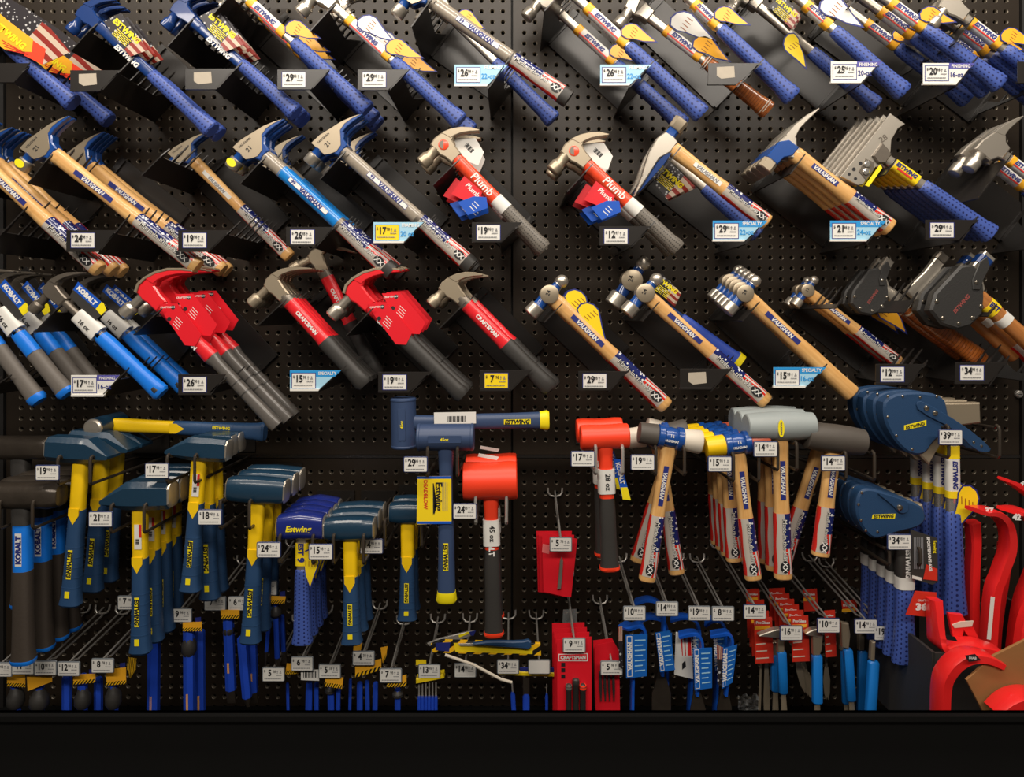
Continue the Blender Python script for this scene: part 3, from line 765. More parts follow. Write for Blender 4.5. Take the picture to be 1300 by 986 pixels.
# ------------------------------------------------------------------ racked hammers
def stack(name, cat, desc, where, J, B, d, fn, rears=(), shift=(0, 0), front='foremost'):
    M, L = frame(J, B, d); r = root(name, M); fn(r, L)
    n = len(rears)
    lab = '%s, %s' % (desc, where) if n == 0 else '%s, %s %s' % (desc, front, where)
    tag(r, lab, cat, desc+' stack')
    for k, dr in enumerate(rears):
        c = copy_tree(r); M2 = M.copy(); t = (k+1)/n
        M2.translation = M.translation+M.to_3x3() @ Vector((shift[0]*t*mm, shift[1]*t*mm, 0)); M2.translation.y = -dr
        c.matrix_world = M2
        c['label'] = '%s, rear one %s' % (desc, where); c['group'] = desc+' stack'
    return r
DF = 0.185
def est_card(r, L, poly, z=12.0, text='ESTWING', ang=0.0, tx=None, h=0.011):
    """folded cardboard sleeve card, dark with stars and stripes, yellow lettering"""
    c = local_card(r, 'sleeve_card', poly, z, flagc, 1.0)
    xs = [p[0] for p in poly]; ys = [p[1] for p in poly]; cx, cy = sum(xs)/len(xs), sum(ys)/len(ys)
    back = local_card(r, 'card_back', [(x+6, y+3) for x, y in poly], z-14.0, flagc, 1.0)
    letters(c, text, (cx-4)*mm, (cy+8)*mm, (z+1.3)*mm, h, ylw, ang=ang, shear=0.1, bold=0.05, fit=(max(xs)-min(xs))*mm*0.78)
    b = MB()
    for i in range(5): b.box(((cx-3)*mm, (cy-2-i*3.6)*mm, (z+1.2)*mm), (0.020-0.002*(i % 2), 0.0007, 0.0001))
    O('card_lines', b.done('card_lines', smooth=False), ylw, c, Matrix.Identity(4))
    return c
# ---- kinds
def k_est_row(wings=True, sleeve=(0.1, 0.34), g0=0.44, shank=None, gripm=None, curved=True, s=1.0, wk=1.0, wy=0.0):
    def fn(r, L):
        if curved: head_curved(r, s, steel)
        else: head_rip(r, s, None, steel)
        handle_est(r, L, s, shank, g0, gripm, sleeve)
        if wings:
            wing(r, L, (g0-0.06)*L, 8*mm, 10*mm, 0.72*wk, 0.62, orgcard)
    return fn
def k_est_blue(card=True):
    def fn(r, L):
        head_curved(r, 0.85, bluesteel)
        handle_est(r, L, 1.0, bluesteel, 0.47, None, None, 12)
        letters(r, 'ESTWING', 0.28*L, -6*mm, 8.3*mm, 0.010, white, shear=0.2, bold=0.05)
        if card: est_card(r, L, [(10, 14), (24, 52), (118, 34), (100, -2)])
    return fn
def k_wood(s=1.0, hs=1.0, labm=None, lab=(0.16, 0.42), wrap=(0.58, 0.965), sticker=True):
    def fn(r, L):
        h = head_rip(r, hs, bluepaint, None, cheek)
        if sticker:
            b = MB(); b.prism([((-37+11*math.cos(t*math.pi/8))*hs*mm, (-57+8*math.sin(t*math.pi/8))*hs*mm) for t in range(16)], 14.6*hs*mm, 15.4*hs*mm)
            O('face_sticker', b.done('face_sticker', smooth=False), ylw, h, Matrix.Identity(4))
        handle_wood(r, L, s, wrap, lab, labm=labm)
    return fn
def k_glass(m):
    def fn(r, L):
        h = head_rip(r, 1.0, bluepaint, None, cheek)
        if m is glassblue:
            b = MB(); b.prism([((-37+11*math.cos(t*math.pi/8))*mm, (-57+8*math.sin(t*math.pi/8))*mm) for t in range(16)], 14.6*mm, 15.4*mm)
            O('face_sticker', b.done('face_sticker', smooth=False), ylw, h, Matrix.Identity(4))
        handle_glass(r, L, m)
    return fn
def k_plumb(r, L):
    head_curved(r, 1.0, cheek, plumbo)
    pr = [(-0.02, 14, 11), (0.05, 14.5, 12), (0.3, 13.5, 12), (0.48, 14.5, 13), (0.6, 15.5, 13.5), (0.9, 16, 14), (0.97, 18.5, 15), (1.0, 16.5, 13)]
    piece(r, 'handle', L, seg(pr, -0.02, 0.45), plumbo)
    piece(r, 'white_band', L, grow(seg(pr, 0.45, 0.57), 1.0), cardwhite)
    piece(r, 'grip', L, seg(pr, 0.56, 1.0), greygrip)
    letters(r, 'Plumb', 0.30*L, 1*mm, 12.6*mm, 0.016, white, shear=0.1, bold=0.02)
    c = local_card(r, 'barcode_card', [(-35, 28), (-4, 60), (30, 52), (42, 24), (16, 12), (-14, 14)], -8, cardwhite, 0.8)
    b = MB()
    for i in range(9): b.box(((-8+i*2.4)*mm, 36*mm, -7.1*mm), ((0.5+0.4*(i % 3))*mm, 5*mm, 0.02*mm))
    O('barcode', b.done('barcode', smooth=False), ink, c, Matrix.Identity(4))
    for i, (dx, dy, dz) in enumerate(((0, 0, 8), (-12, -14, -6))):
        a = local_card(r, 'red_card', [(48+dx, -60+dy), (40+dx, -14+dy), (90+dx, -10+dy), (104+dx, -40+dy)], dz, redcard, 0.8)
        a2 = local_card(r, 'blue_flap', [(70+dx, -62+dy), (84+dx, -30+dy), (104+dx, -12+dy), (122+dx, -26+dy), (104+dx, -66+dy)], dz+0.9, barblue, 0.5)
        letters(a, 'Plumb', (74+dx)*mm, (-22+dy)*mm, (dz+1.2)*mm, 0.010, white, shear=0.1)
        b = MB()
        for j in range(3): b.box(((100+dx)*mm, (-36-j*7+dy)*mm, (dz+1.5)*mm), (7*mm, 0.8*mm, 0.02*mm))
        O('card_lines', b.done('card_lines', smooth=False), white, a2, Matrix.Identity(4))
def k_kobalt(grey=True, head=True, fin=False):
    def fn(r, L):
        head_slim(r, 0.95, darksteel)
        pr = [(-0.02, 9, 8), (0.1, 8, 7.5), (0.3, 9, 8), (0.36, 14, 12), (0.45, 16, 13), (0.6, 16, 13), (0.8, 16, 13), (0.93, 18, 14), (0.98, 19, 14), (1.0, 15, 11)]
        piece(r, 'shank', L, seg(pr, -0.02, 0.38), darksteel)
        if fin:
            piece(r, 'grip', L, seg(pr, 0.34, 1.0), kobblue); piece(r, 'grip_inlay', L, [(0.93, 10, 14.6), (0.97, 12, 14.8)], rubblack)
        else:
            piece(r, 'grip', L, seg(pr, 0.34, 0.58), kobblue); piece(r, 'grip_lower', L, seg(pr, 0.575, 0.965), rubgrey)
            piece(r, 'butt_cap', L, grow(seg(pr, 0.955, 1.0), 0.4), kobblue)
        w_ = piece(r, 'white_sleeve', L, [(0.14, 17, 10), (0.35, 20, 11)], cardwhite, 3.5)
        letters(w_, '16 oz', 0.245*L, -3*mm, 11.4*mm, 0.009, ink)
        c = local_card(r, 'header_card', [(2, 18), (-6, 52), (64, 56), (78, 50), (76, 18), (50, 14)], 4, rubblack, 0.8)
        b2 = local_card(c, 'blue_print', [(-2, 33), (-6, 52), (58, 55), (60, 36)], 4.8, barblue, 0.2)
        b3 = local_card(c, 'yellow_print', [(60, 36), (59, 55), (64, 56), (78, 50), (77, 34)], 4.8, ylw, 0.2)
        letters(c, 'KOBALT', 28*mm, 44*mm, 5.4*mm, 0.011, white, bold=0.06, fit=0.052)
    return fn
def k_craft(curved=False, s=1.0, n=None, blk=0.50):
    def fn(r, L):
        if curved: head_curved(r, s, cheek)
        else: head_slim(r, s, cheek)
        pr = [(-0.02, 14, 11), (0.03, 15, 12), (0.2, 14.5, 12), (0.45, 14.5, 12.5), (0.52, 17, 13.5), (0.7, 16, 13.5), (0.9, 17.5, 14), (0.97, 19.5, 14.5), (1.0, 15, 11)]
        piece(r, 'collar', L, seg(pr, -0.02, 0.07), darksteel)
        q = piece(r, 'handle', L, grow(seg(pr, 0.06, blk), 0.3), redm)
        letters(q, 'CRAFTSMAN', 0.29*L, 0, 12.9*mm, 0.0075, white, bold=0.05, fit=0.26*L)
        piece(r, 'grip', L, grow(seg(pr, blk-0.005, 1.0), 0.6), rubblack)
    return fn
def k_craftcard(long=True):
    def fn(r, L):
        head_slim(r, 1.15, redm, steel)
        b = MB(); b.prism(S([(-46, -15), (-53, -2), (-53, 14), (-47, 35), (-36, 54), (-20, 71), (-4, 85), (-8, 86), (-24, 74), (-40, 57), (-52, 36), (-58, 14), (-58, -3), (-51, -17)], 1.15), -14*mm, 14*mm, 1*mm)
        O('claw_edge', b.done('claw_edge'), cheek, r, Matrix.Identity(4))
        pr = [(-0.02, 16, 12), (0.1, 15, 12), (0.3, 14, 12), (0.42, 17, 14), (0.47, 12.5, 11.5), (0.75, 12.5, 11.5), (0.92, 14, 12), (0.97, 15.5, 13), (1.0, 14, 12)]
        if not long: pr = [(-0.02, 16, 12), (0.1, 15, 12), (0.3, 14, 12), (0.36, 17, 14), (0.45, 17, 14), (0.75, 16, 14), (0.92, 17, 14), (0.97, 19, 14), (1.0, 15, 12)]
        t = 0.43 if long else 0.36
        q = piece(r, 'handle', L, seg(pr, -0.02, t), redm); letters(q, 'CRAFTSMAN', 0.24*L, -8*mm, 13*mm, 0.008, white, bold=0.05)
        g = piece(r, 'grip', L, seg(pr, t-0.005, 1.0), smokey if long else rubblack)
        if long:
            for f_ in (0.64, 0.72): piece(r, 'grip_ring', L, [(f_, 13.2, 12.2), (f_+0.006, 13.2, 12.2)], rubblack)
        for i, (dx, dy, dz) in enumerate(((0, 0, 13.4), (4, 34, 2))):
            poly = [(-4+dx, 2+dy), (22+dx, 30+dy), (104+dx, 22+dy), (112+dx, -4+dy), (96+dx, -18+dy), (20+dx, -6+dy)]
            c = local_card(r, 'red_card', poly, dz, redcard, 1.2)
            letters(c, 'CRAFTSMAN', (14+dx)*mm, (10+dy)*mm, (dz+1.5)*mm, 0.0036, white, ang=0.85, bold=0.02)
            b = MB()
            for j in range(4): b.box(((50+dx+j*1.5)*mm, (10-j*5+dy)*mm, (dz+1.3)*mm), (9*mm, 0.6*mm, 0.02*mm))
            O('card_lines', b.done('card_lines', smooth=False), white, c, Matrix.Identity(4))
            for (ex_, ey_) in ((22, 18), (34, -4)):
                b = MB(); b.prism([((ex_+dx+4.5*math.cos(t_*math.pi/5))*mm, (ey_+dy+4.5*math.sin(t_*math.pi/5))*mm) for t_ in range(10)], (dz+1.2)*mm, (dz+1.4)*mm)
                O('badge', b.done('badge', smooth=False), ink, c, Matrix.Identity(4))
    return fn
def k_ball(s=1.0, hs=1.0, dark=False, wrap=(0.52, 0.95), lab=(0.14, 0.42), tags=False):
    def fn(r, L):
        head_ball(r, hs); handle_wood(r, L, s, wrap, lab, dark=dark)
        if tags:
            wing(r, L, 12*mm, 22*mm, 2*mm, 0.85, 0.0, ylwcard); wing(r, L, 50*mm, 20*mm, 6*mm, 0.85, 0.0, ylwcard)
    return fn

# ---- top row
def k_orange_card(r, L):
    head_curved(r, 1.0, steel); handle_est(r, L)
    c = card(r, 'flag_card', [(-30, -30), (22, 4), (64, 36), (89, 66), (54, 82), (0, 40), (-40, 10)], 0.206, flagc, 0.0012, uvang=-41)
    o_ = card(c, 'orange_print', [(-30, -8), (10, 26), (42, 50), (40, 66), (8, 64), (-30, 40)], 0.2066, orgcard, 0.0004)
    f_ = card(c, 'fold', [(40, 50), (58, 62), (54, 82), (30, 70)], 0.2064, orange, 0.0004)
    letters_px(o_, 'ESTWING', 12, 44, 0.2072, 8, ylw, -40, shear=0.1, bold=0.05)
    for i in range(4): card(o_, 'text_line', [(2+i*1.5, 50+i*4), (30+i*2, 66+i*0.8), (30+i*2, 67.2+i*0.8), (2+i*1.5, 51.2+i*4)], 0.207, reddk, 0.0002)
stack('claw_hammer', 'hammer', 'blue-gripped claw hammer in orange flag card', 'beside the all-blue hammers', (-62, -4), (94, 132), DF,
      k_orange_card, (0.06,))
rb = bracket((-62, -4), (94, 132), DF, (-32, 80, 38, 18, 104), name_lab='holding the flag-carded hammers')
stack('claw_hammer', 'hammer', 'all-blue framing hammer with dark flag card', 'on the first residue-marked top bracket', (126, 33), (270, 166), DF, k_est_blue(), (0.150,))
bracket((126, 33), (270, 166), DF, (89, 89, 155, 127, 115), note='blank', name_lab='under the foremost all-blue hammer')
stack('claw_hammer', 'hammer', 'all-blue framing hammer with red flag card', 'on the second residue-marked top bracket', (246, 27), (376, 144), DF, k_est_blue(), (0.15, 0.125))
bracket((246, 27), (376, 144), DF, (235, 87, 299, 275, 113), note='blank', name_lab='under the second all-blue hammer')
stack('claw_hammer', 'hammer', 'bright-shank blue-gripped claw hammer', 'on the 29.98 bracket beside the all-blue hammers', (302, -12), (467, 140), DF, k_est_row(), (0.115, 0.07))
bracket((302, -12), (467, 140), DF, (352, 88, 419, 395, 113), price='29.98', name_lab='beside the all-blue hammers')
stack('claw_hammer', 'hammer', 'white-sleeved blue-gripped claw hammer', 'on the 29.98 bracket beside the pale blue label', (424, 8), (585, 155), DF,
      lambda r, L: (k_est_row(sleeve=(0.12, 0.42), g0=0.48, wk=1.05)(r, L), wing(r, L, 0.2*L, 6*mm, 9*mm, 0.8, 0.4, cardwhite)), (0.10,), shift=(12, 14))
bracket((424, 8), (585, 155), DF, (454, 88, 520, 493, 114), price='29.98', name_lab='beside the pale blue label')
stack('claw_hammer', 'hammer', 'grey-handled framing hammer with flag-wrapped grip', 'on the top row bracket marked 26.98', (545, 0), (722, 126), DF, lambda r, L: (k_glass(glassgrey)(r, L), wing(r, L, 0.2*L, 8*mm, -4*mm, 0.6, 0.3)))
stack('claw_hammer', 'hammer', 'blue-gripped hammer hung behind the flag-wrapped grey-handled hammer', 'near the top', (572, 22), (703, 153), 0.08, k_est_row(False, None))
bracket((545, 0), (722, 126), DF, (577, 82, 645, 618, 109), 'light', '26.98', txt=('FRAMING', '22-oz'), name_lab='beside the flag-wrapped grip')
stack('claw_hammer', 'hammer', 'bright-shank blue-gripped framing hammer with wing tag', 'on the 26.98 wing-tag bracket', (716, -17), (892, 146), DF, k_est_row(sleeve=(0.17, 0.42), g0=0.47))
stack('claw_hammer', 'hammer', 'bright-shank framing hammer with its head showing', 'rear of the 26.98 wing-tag bracket', (708, 14), (868, 160), 0.09, k_est_row(sleeve=(0.16, 0.42), g0=0.47))
bracket((716, -17), (892, 146), DF, (762, 82, 828, 799, 108), 'light', '26.98', txt=('FRAMING', '22-oz'), name_lab='under the yellow wing tags')
stack('claw_hammer', 'hammer', 'blue-gripped hammer beside the leather-handled one', 'on residue-marked bracket', (838, -36), (1007, 124), DF, k_est_row(sleeve=(0.26, 0.40), g0=0.46))
def k_leather(r, L):
    head_curved(r, 1.0, steel); handle_est(r, L, 1.0, steel, 0.47, leather, (0.14, 0.4))
    for t in (0.47, 0.485, 0.95, 0.965): piece(r, 'washer_ring', L, [(t, 16.5 if t < .9 else 20, 13.2 if t < .9 else 15.8), (t+0.006, 16.5 if t < .9 else 20, 13.2 if t < .9 else 15.8)], offwhite)
    wing(r, L, 0.36*L, 8*mm, 10*mm, 0.85, 0.35); wing(r, L, 0.16*L, 16*mm, 10*mm, 1.0, 0.4, cardwhite)
stack('claw_hammer', 'hammer', 'brown leather-handled claw hammer with wing tags', 'on the top row', (824, 22), (976, 141), 0.12, k_leather)
bracket((838, -36), (1007, 124), DF, (899, 80, 969, 935, 107), note='blank', name_lab='under the leather-handled hammer')
stack('claw_hammer', 'hammer', 'blue-gripped finishing hammer with white wing tag', 'on the violet 25.98 bracket', (975, -36), (1148, 118), DF, lambda r, L: (k_est_row(sleeve=(0.28, 0.42), g0=0.49, wings=False)(r, L), wing(r, L, 0.36*L, 12*mm, 10*mm, 0.95, 0.4, cardwhite)))
stack('claw_hammer', 'hammer', 'blue-gripped finishing hammer in dark flag card', 'rear of the violet 25.98 bracket', (962, 8), (1112, 135), 0.10,
      lambda r, L: (k_est_row(sleeve=None, g0=0.46, wings=False)(r, L), est_card(r, L, [(18, 8), (28, 44), (84, 40), (90, 2)], 12), wing(r, L, 0.3*L, -6*mm, 11*mm, 0.8, -0.6, ylwcard, flip=-1)))
bracket((975, -36), (1148, 118), DF, (1055, 78, 1120, 1093, 105), 'violet', '25.98', txt=('FINISHING', '20-oz'), name_lab='beside the leather-handled hammer')
stack('claw_hammer', 'hammer', 'blue-gripped finishing hammer with yellow sleeve', 'on the violet 20.98 bracket', (1092, -25), (1270, 108), DF, k_est_row(sleeve=(0.22, 0.42), g0=0.47), (0.145, 0.085))
bracket((1092, -25), (1270, 108), DF, (1172, 80, 1238, 1214, 107), 'violet', '20.98', txt=('FINISHING', '16-oz'), name_lab='under the yellow-sleeved hammers')
stack('claw_hammer', 'hammer', 'yellow-sleeved blue-gripped hammer', 'next to the violet 20.98 bracket', (1222, 22), (1372, 136), DF, k_est_row(sleeve=(0.06, 0.28), g0=0.36), (0.15, 0.115))
bracket((1222, 22), (1372, 136), DF, (1292, 78, 1352, 1330, 105), name_lab='next to the violet 20.98 bracket')

# ---- second row
stack('claw_hammer', 'hammer', 'hickory-handled framing hammer with flag wrap', 'on the 24.98 neighbour bracket', (-28, 200), (127, 343), DF, k_wood(), (0.135, 0.10))
bracket((-28, 200), (127, 343), DF, (-58, 290, 8, -18, 317), name_lab='without a price beside the 24.98 bracket')
stack('claw_hammer', 'hammer', 'hickory-handled framing hammer with polished cheeks', 'on the 24.98 bracket', (70, 196), (252, 339), DF, k_wood(), (0.065, 0.035))
bracket((70, 196), (252, 339), DF, (84, 292, 150, 125, 319), price='24.98', name_lab='under the polished-cheek hammers')
stack('claw_hammer', 'hammer', 'slim hickory hammer with white handle label', 'on the plain 19.98 bracket', (246, 204), (368, 326), 0.08, k_wood(0.86, 0.85, cardwhite, (0.12, 0.4), (0.50, 0.95)))
bracket((216, 189), (346, 321), DF, (226, 292, 292, 266, 319), price='19.98', teeth=6, name_lab='beside the slim hickory hammer')
stack('claw_hammer', 'hammer', 'blue fibreglass framing hammer with flag-wrapped grip', 'on the 26.98 bracket', (337, 198), (498, 346), DF, k_glass(glassblue), (0.15, 0.06))
bracket((337, 198), (498, 346), DF, (363, 288, 427, 400, 312), price='26.98', name_lab='beside the blue fibreglass hammer')
stack('claw_hammer', 'hammer', 'grey fibreglass framing hammer with flag-wrapped grip', 'on the yellow 17.98 bracket', (436, 192), (599, 338), DF, k_glass(glassgrey), (0.145, 0.05))
bracket((436, 192), (599, 338), DF, (474, 282, 538, 512, 308), 'light', '17.98', 'yellow', txt=('FRAMING', '20 oz'))
stack('claw_hammer', 'hammer', 'orange-handled curved claw hammer', 'on the 19.98 bracket with red and blue cards', (579, 201), (691, 316), DF, k_plumb, (0.12,))
bracket((579, 201), (691, 316), DF, (599, 282, 663, 636, 307), price='19.98', name_lab='under the orange-handled hammers')
stack('claw_hammer', 'hammer', 'orange-handled curved claw hammer', 'on the 12.97 bracket', (744, 208), (861, 316), DF, k_plumb, (0.13,))
bracket((744, 208), (861, 316), DF, (761, 287, 828, 802, 311), price='12.97', name_lab='under the orange-handled hammer')
stack('brick_hammer', 'hammer', 'hickory-handled brick hammer with long chisel', 'on the sky blue 29.98 bracket', (853, 188), (974, 283), DF, lambda r, L: (head_brick(r, 1.0), handle_wood(r, L, 0.95, (0.55, 0.97), (0.22, 0.5), labm=cardwhite)))
def k_brickblue(r, L):
    head_brick(r, 1.0); handle_est(r, L, 1.0, steel, 0.42)
    c = est_card(r, L, [(-4, -66), (14, -10), (92, -14), (66, -76)], 9)
stack('brick_hammer', 'hammer', 'blue-gripped brick hammer in dark flag card', 'behind the hickory one', (846, 196), (962, 298), 0.115, k_brickblue)
bracket((853, 188), (974, 283), DF, (905, 280, 975, 945, 306), 'sky', '29.98', txt=('SPECIALTY', '22-oz'), name_lab='under the brick hammers')
stack('claw_hammer', 'hammer', 'hickory framing hammer with long straight claw', 'on the sky blue 21.98 bracket', (1009, 196), (1130, 290), DF, lambda r, L: (head_straight(r, 1.0), handle_wood(r, L, 1.05, (0.58, 0.95), (0.16, 0.42))), (0.155, 0.125, 0.095))
bracket((1009, 196), (1130, 290), DF, (1054, 280, 1126, 1100, 306), 'sky', '21.98', txt=('SPECIALTY', '24-oz'), name_lab='under straight-claw hammers', uy0=-0.05)
def k_roof(r, L):
    head_roof(r, 1.0); handle_est(r, L, 1.05, steel, 0.36, None, None)
    q = piece(r, 'paper_sleeve', L, [(0.08, 12, 9.4), (0.30, 12.5, 9.6)], ylwcard, 3.5)
    letters(q, 'ESTWING', 0.18*L, 2*mm, 10.2*mm, 0.008, navyink, shear=0.2, bold=0.05, fit=0.2*L)
    b = MB(); b.box((0.18*L, -6*mm, 9.9*mm), (0.07*L, 2*mm, 0.2*mm)); O('red_rule', b.done('red_rule', smooth=False), redink, q, Matrix.Identity(4))
stack('roofing_hatchet', 'hatchet', 'bright-bladed roofing hatchet with blue grip', 'on the 29.98 bracket', (1123, 201), (1258, 298), DF, k_roof, (0.163, 0.141, 0.119, 0.097, 0.075), shift=(-20, 8))
bracket((1123, 201), (1258, 298), DF, (1175, 279, 1243, 1218, 304), price='29.98', name_lab='under the roofing hatchets', uy0=-0.04)
stack('claw_hammer', 'hammer', 'bright-headed claw hammer with yellow sleeves', 'beside the roofing hatchets', (1272, 196), (1402, 296), DF, lambda r, L: (head_straight(r, 0.72) if False else head_rip(r, 1.0, None, steel, None), handle_est(r, L, 1.0, steel, 0.4, None, (0.08, 0.33))), (0.14,))
bracket((1272, 196), (1402, 296), DF, (1310, 282, 1376, 1352, 307), name_lab='beside the roofing hatchet bracket', uy0=-0.12, ux=0.004)

# ---- third row
stack('claw_hammer', 'hammer', 'grey-gripped hammer with blue butt', 'beside the blue-and-grey gripped ones', (-72, 348), (50, 510), DF, k_kobalt())
bracket((-72, 348), (50, 510), DF, (-62, 478, 4, -18, 504), name_lab='behind the blue-butted grey grip')
stack('claw_hammer', 'hammer', 'blue-and-grey gripped hammer with header card', 'beside the violet bracket', (-14, 377), (86, 501), DF, k_kobalt(), (0.12, 0.07))
stack('claw_hammer', 'hammer', 'bright blue-gripped finishing hammer', 'on the violet 17.98 bracket', (82, 383), (206, 500), DF, k_kobalt(fin=True), (0.085, 0.055))
bracket((82, 383), (206, 500), DF, (90, 476, 152, 131, 503), 'violet', '17.98', txt=('FINISHING', '16-oz'), name_lab='under bright blue grips')
stack('claw_hammer', 'hammer', 'red-carded framing hammer with long grey grip', 'on the 26.98 bracket', (207, 388), (352, 541), DF, k_craftcard(), (0.13, 0.10), shift=(0, 14))
bracket((207, 388), (352, 541), DF, (226, 475, 287, 268, 501), price='26.98', name_lab='under the red-carded hammers')
stack('claw_hammer', 'hammer', 'red and black rip hammer', 'on the sky blue 15.98 bracket', (362, 377), (464, 489), DF, k_craft(), (0.163, 0.141, 0.119))
bracket((362, 377), (464, 489), DF, (368, 470, 433, 404, 496), 'sky', '15.98', txt=('SPECIALTY', ' '), name_lab='beside the red rip hammers')
stack('claw_hammer', 'hammer', 'red and black claw hammer hanging steeply behind the rip hammers', 'row three', (411, 344), (479, 476), 0.07, k_craft())
stack('claw_hammer', 'hammer', 'red-headed hammer on folded red cards', 'on the 19.98 bracket', (470, 388), (588, 503), DF, k_craftcard(False), (0.155, 0.125), shift=(0, 10))
bracket((470, 388), (588, 503), DF, (480, 472, 549, 519, 498), price='19.98', name_lab='under the folded red cards')
stack('claw_hammer', 'hammer', 'red-handled curved claw hammer', 'on the yellow 7.98 bracket', (586, 380), (699, 494), DF, k_craft(True, 0.9), (0.14,), shift=(8, 8))
bracket((586, 380), (699, 494), DF, (609, 470, 675, 647, 496), price='7.98', note='yellow')
stack('ball_peen_hammer', 'hammer', 'hickory ball peen hammer with yellow tags', 'on the 29.98 bracket', (706, 382), (846, 516), DF, k_ball(tags=True), (0.14,))
bracket((706, 382), (846, 516), DF, (734, 471, 799, 773, 495), price='29.98', name_lab='under the ball peen hammers', uy0=-0.05)
stack('ball_peen_hammer', 'hammer', 'hickory ball peen hammer above residue-marked bracket', 'row three', (827, 380), (973, 510), DF, k_ball(0.95))
def k_blueball(r, L):
    head_ball(r, 1.2, bluesteel); handle_est(r, L, 0.9, bluesteel, 0.42, estdark)
    piece(r, 'butt_cap', L, [(0.95, 19, 15), (1.0, 18.5, 15)], ylw)
    est_card(r, L, [(6, 18), (18, 52), (78, 42), (84, 10)], 8)
stack('ball_peen_hammer', 'hammer', 'blue ball peen hammer in dark flag card', 'behind the hickory one', (812, 364), (940, 460), 0.10, k_blueball)
bracket((827, 380), (973, 510), DF, (863, 468, 930, 903, 494), note='blank', name_lab='under the ball peen hammers', uy0=-0.05)
stack('ball_peen_hammer', 'hammer', 'long hickory ball peen hammer', 'on the sky blue 15.98 bracket', (952, 380), (1082, 500), DF, k_ball(1.0, 0.92, wrap=None, lab=(0.14, 0.46)), (0.163, 0.141, 0.119, 0.097), shift=(-22, 18))
bracket((952, 380), (1082, 500), DF, (982, 466, 1049, 1022, 492), 'sky', '15.98', txt=('SPECIALTY', '16-oz'), name_lab='under the long ball peen hammers', uy0=-0.05)
stack('ball_peen_hammer', 'hammer', 'small hickory ball peen hammer', 'on the 12.98 bracket', (1030, 374), (1140, 460), 0.085, k_ball(0.82, 0.76, wrap=(0.52, 0.97)), (0.052,))
bracket((1057, 372), (1175, 464), DF, (1112, 462, 1177, 1153, 488), price='12.98', teeth=5, name_lab='under the small ball peens', uy0=-0.03, ux=0.014)
def k_leath_axe(r, L):
    head_sheath(r, 0.88, None, hideblack); pr = [(-0.02, 14, 10), (0.2, 15, 12), (0.4, 19, 14), (0.7, 20, 15), (0.93, 22, 15), (1.0, 17, 11)]
    piece(r, 'shank', L, seg(pr, -0.02, 0.25), steel); piece(r, 'grip', L, seg(pr, 0.2, 1.0), leather)
    for t in (0.22, 0.27): piece(r, 'washer_ring', L, grow(seg(pr, t, t+0.012), 1.0), offwhite)
    wing(r, L, 0.06*L, -16*mm, 2*mm, 0.9, -0.5, orgcard, flip=-1)
stack('camp_axe', 'axe', 'leather-handled camp axe in black sheath', 'on the 34.98 bracket', (1122, 368), (1247, 458), 0.10, k_leath_axe, (0.065,))
bracket((1150, 368), (1285, 464), DF, (1213, 460, 1280, 1255, 487), price='34.98', uy0=-0.05, name_lab='under the leather-handled axes')
def k_bright_axe(r, L):
    b = MB(); b.prism(S([(-44, 62), (-20, 62), (-16, 26), (0, 14), (0, -12), (-2, -40), (-8, -62), (-44, -60), (-40, 0)], 0.95), -8*mm, 8*mm, 2*mm)
    h = O('head', b.done('head'), steel, r, Matrix.Identity(4)); b = MB(); b.loft([octy(y*mm, 13*mm, 10*mm, 0.7, -30*mm) for y in (40, 56)]); O('poll_band', b.done('poll_band'), darksteel, h, Matrix.Identity(4))
    handle_wood(r, L, 1.0, None, None, dark=True)
stack('camp_axe', 'axe', 'bare bright-headed hatchet half behind the riveted sheath', 'row three', (1188, 360), (1290, 452), 0.13, k_bright_axe)
def k_wood_axe(r, L):
    head_sheath(r, 1.15, bluesteel, hideblack)
    handle_wood(r, L, 1.05, (0.6, 0.95), None, dark=True)
    q = piece(r, 'paper_sleeve', L, [(0.1, 18, 13.2), (0.2, 17, 13)], ylwcard); piece(r, 'paper_sleeve', L, [(0.26, 17, 13), (0.34, 17, 13)], cardwhite)
    letters(q, 'EST', 0.15*L, 2*mm, 13.8*mm, 0.010, navyink, bold=0.05)
stack('camp_axe', 'axe', 'hickory-handled hatchet in riveted black sheath', 'beside the leather-handled axes', (1240, 376), (1352, 474), DF, k_wood_axe, (0.14,))
bracket((1240, 376), (1352, 474), DF, (1308, 462, 1372, 1350, 488), name_lab='under the hickory-handled hatchets', uy0=-0.03, ux=0.03)
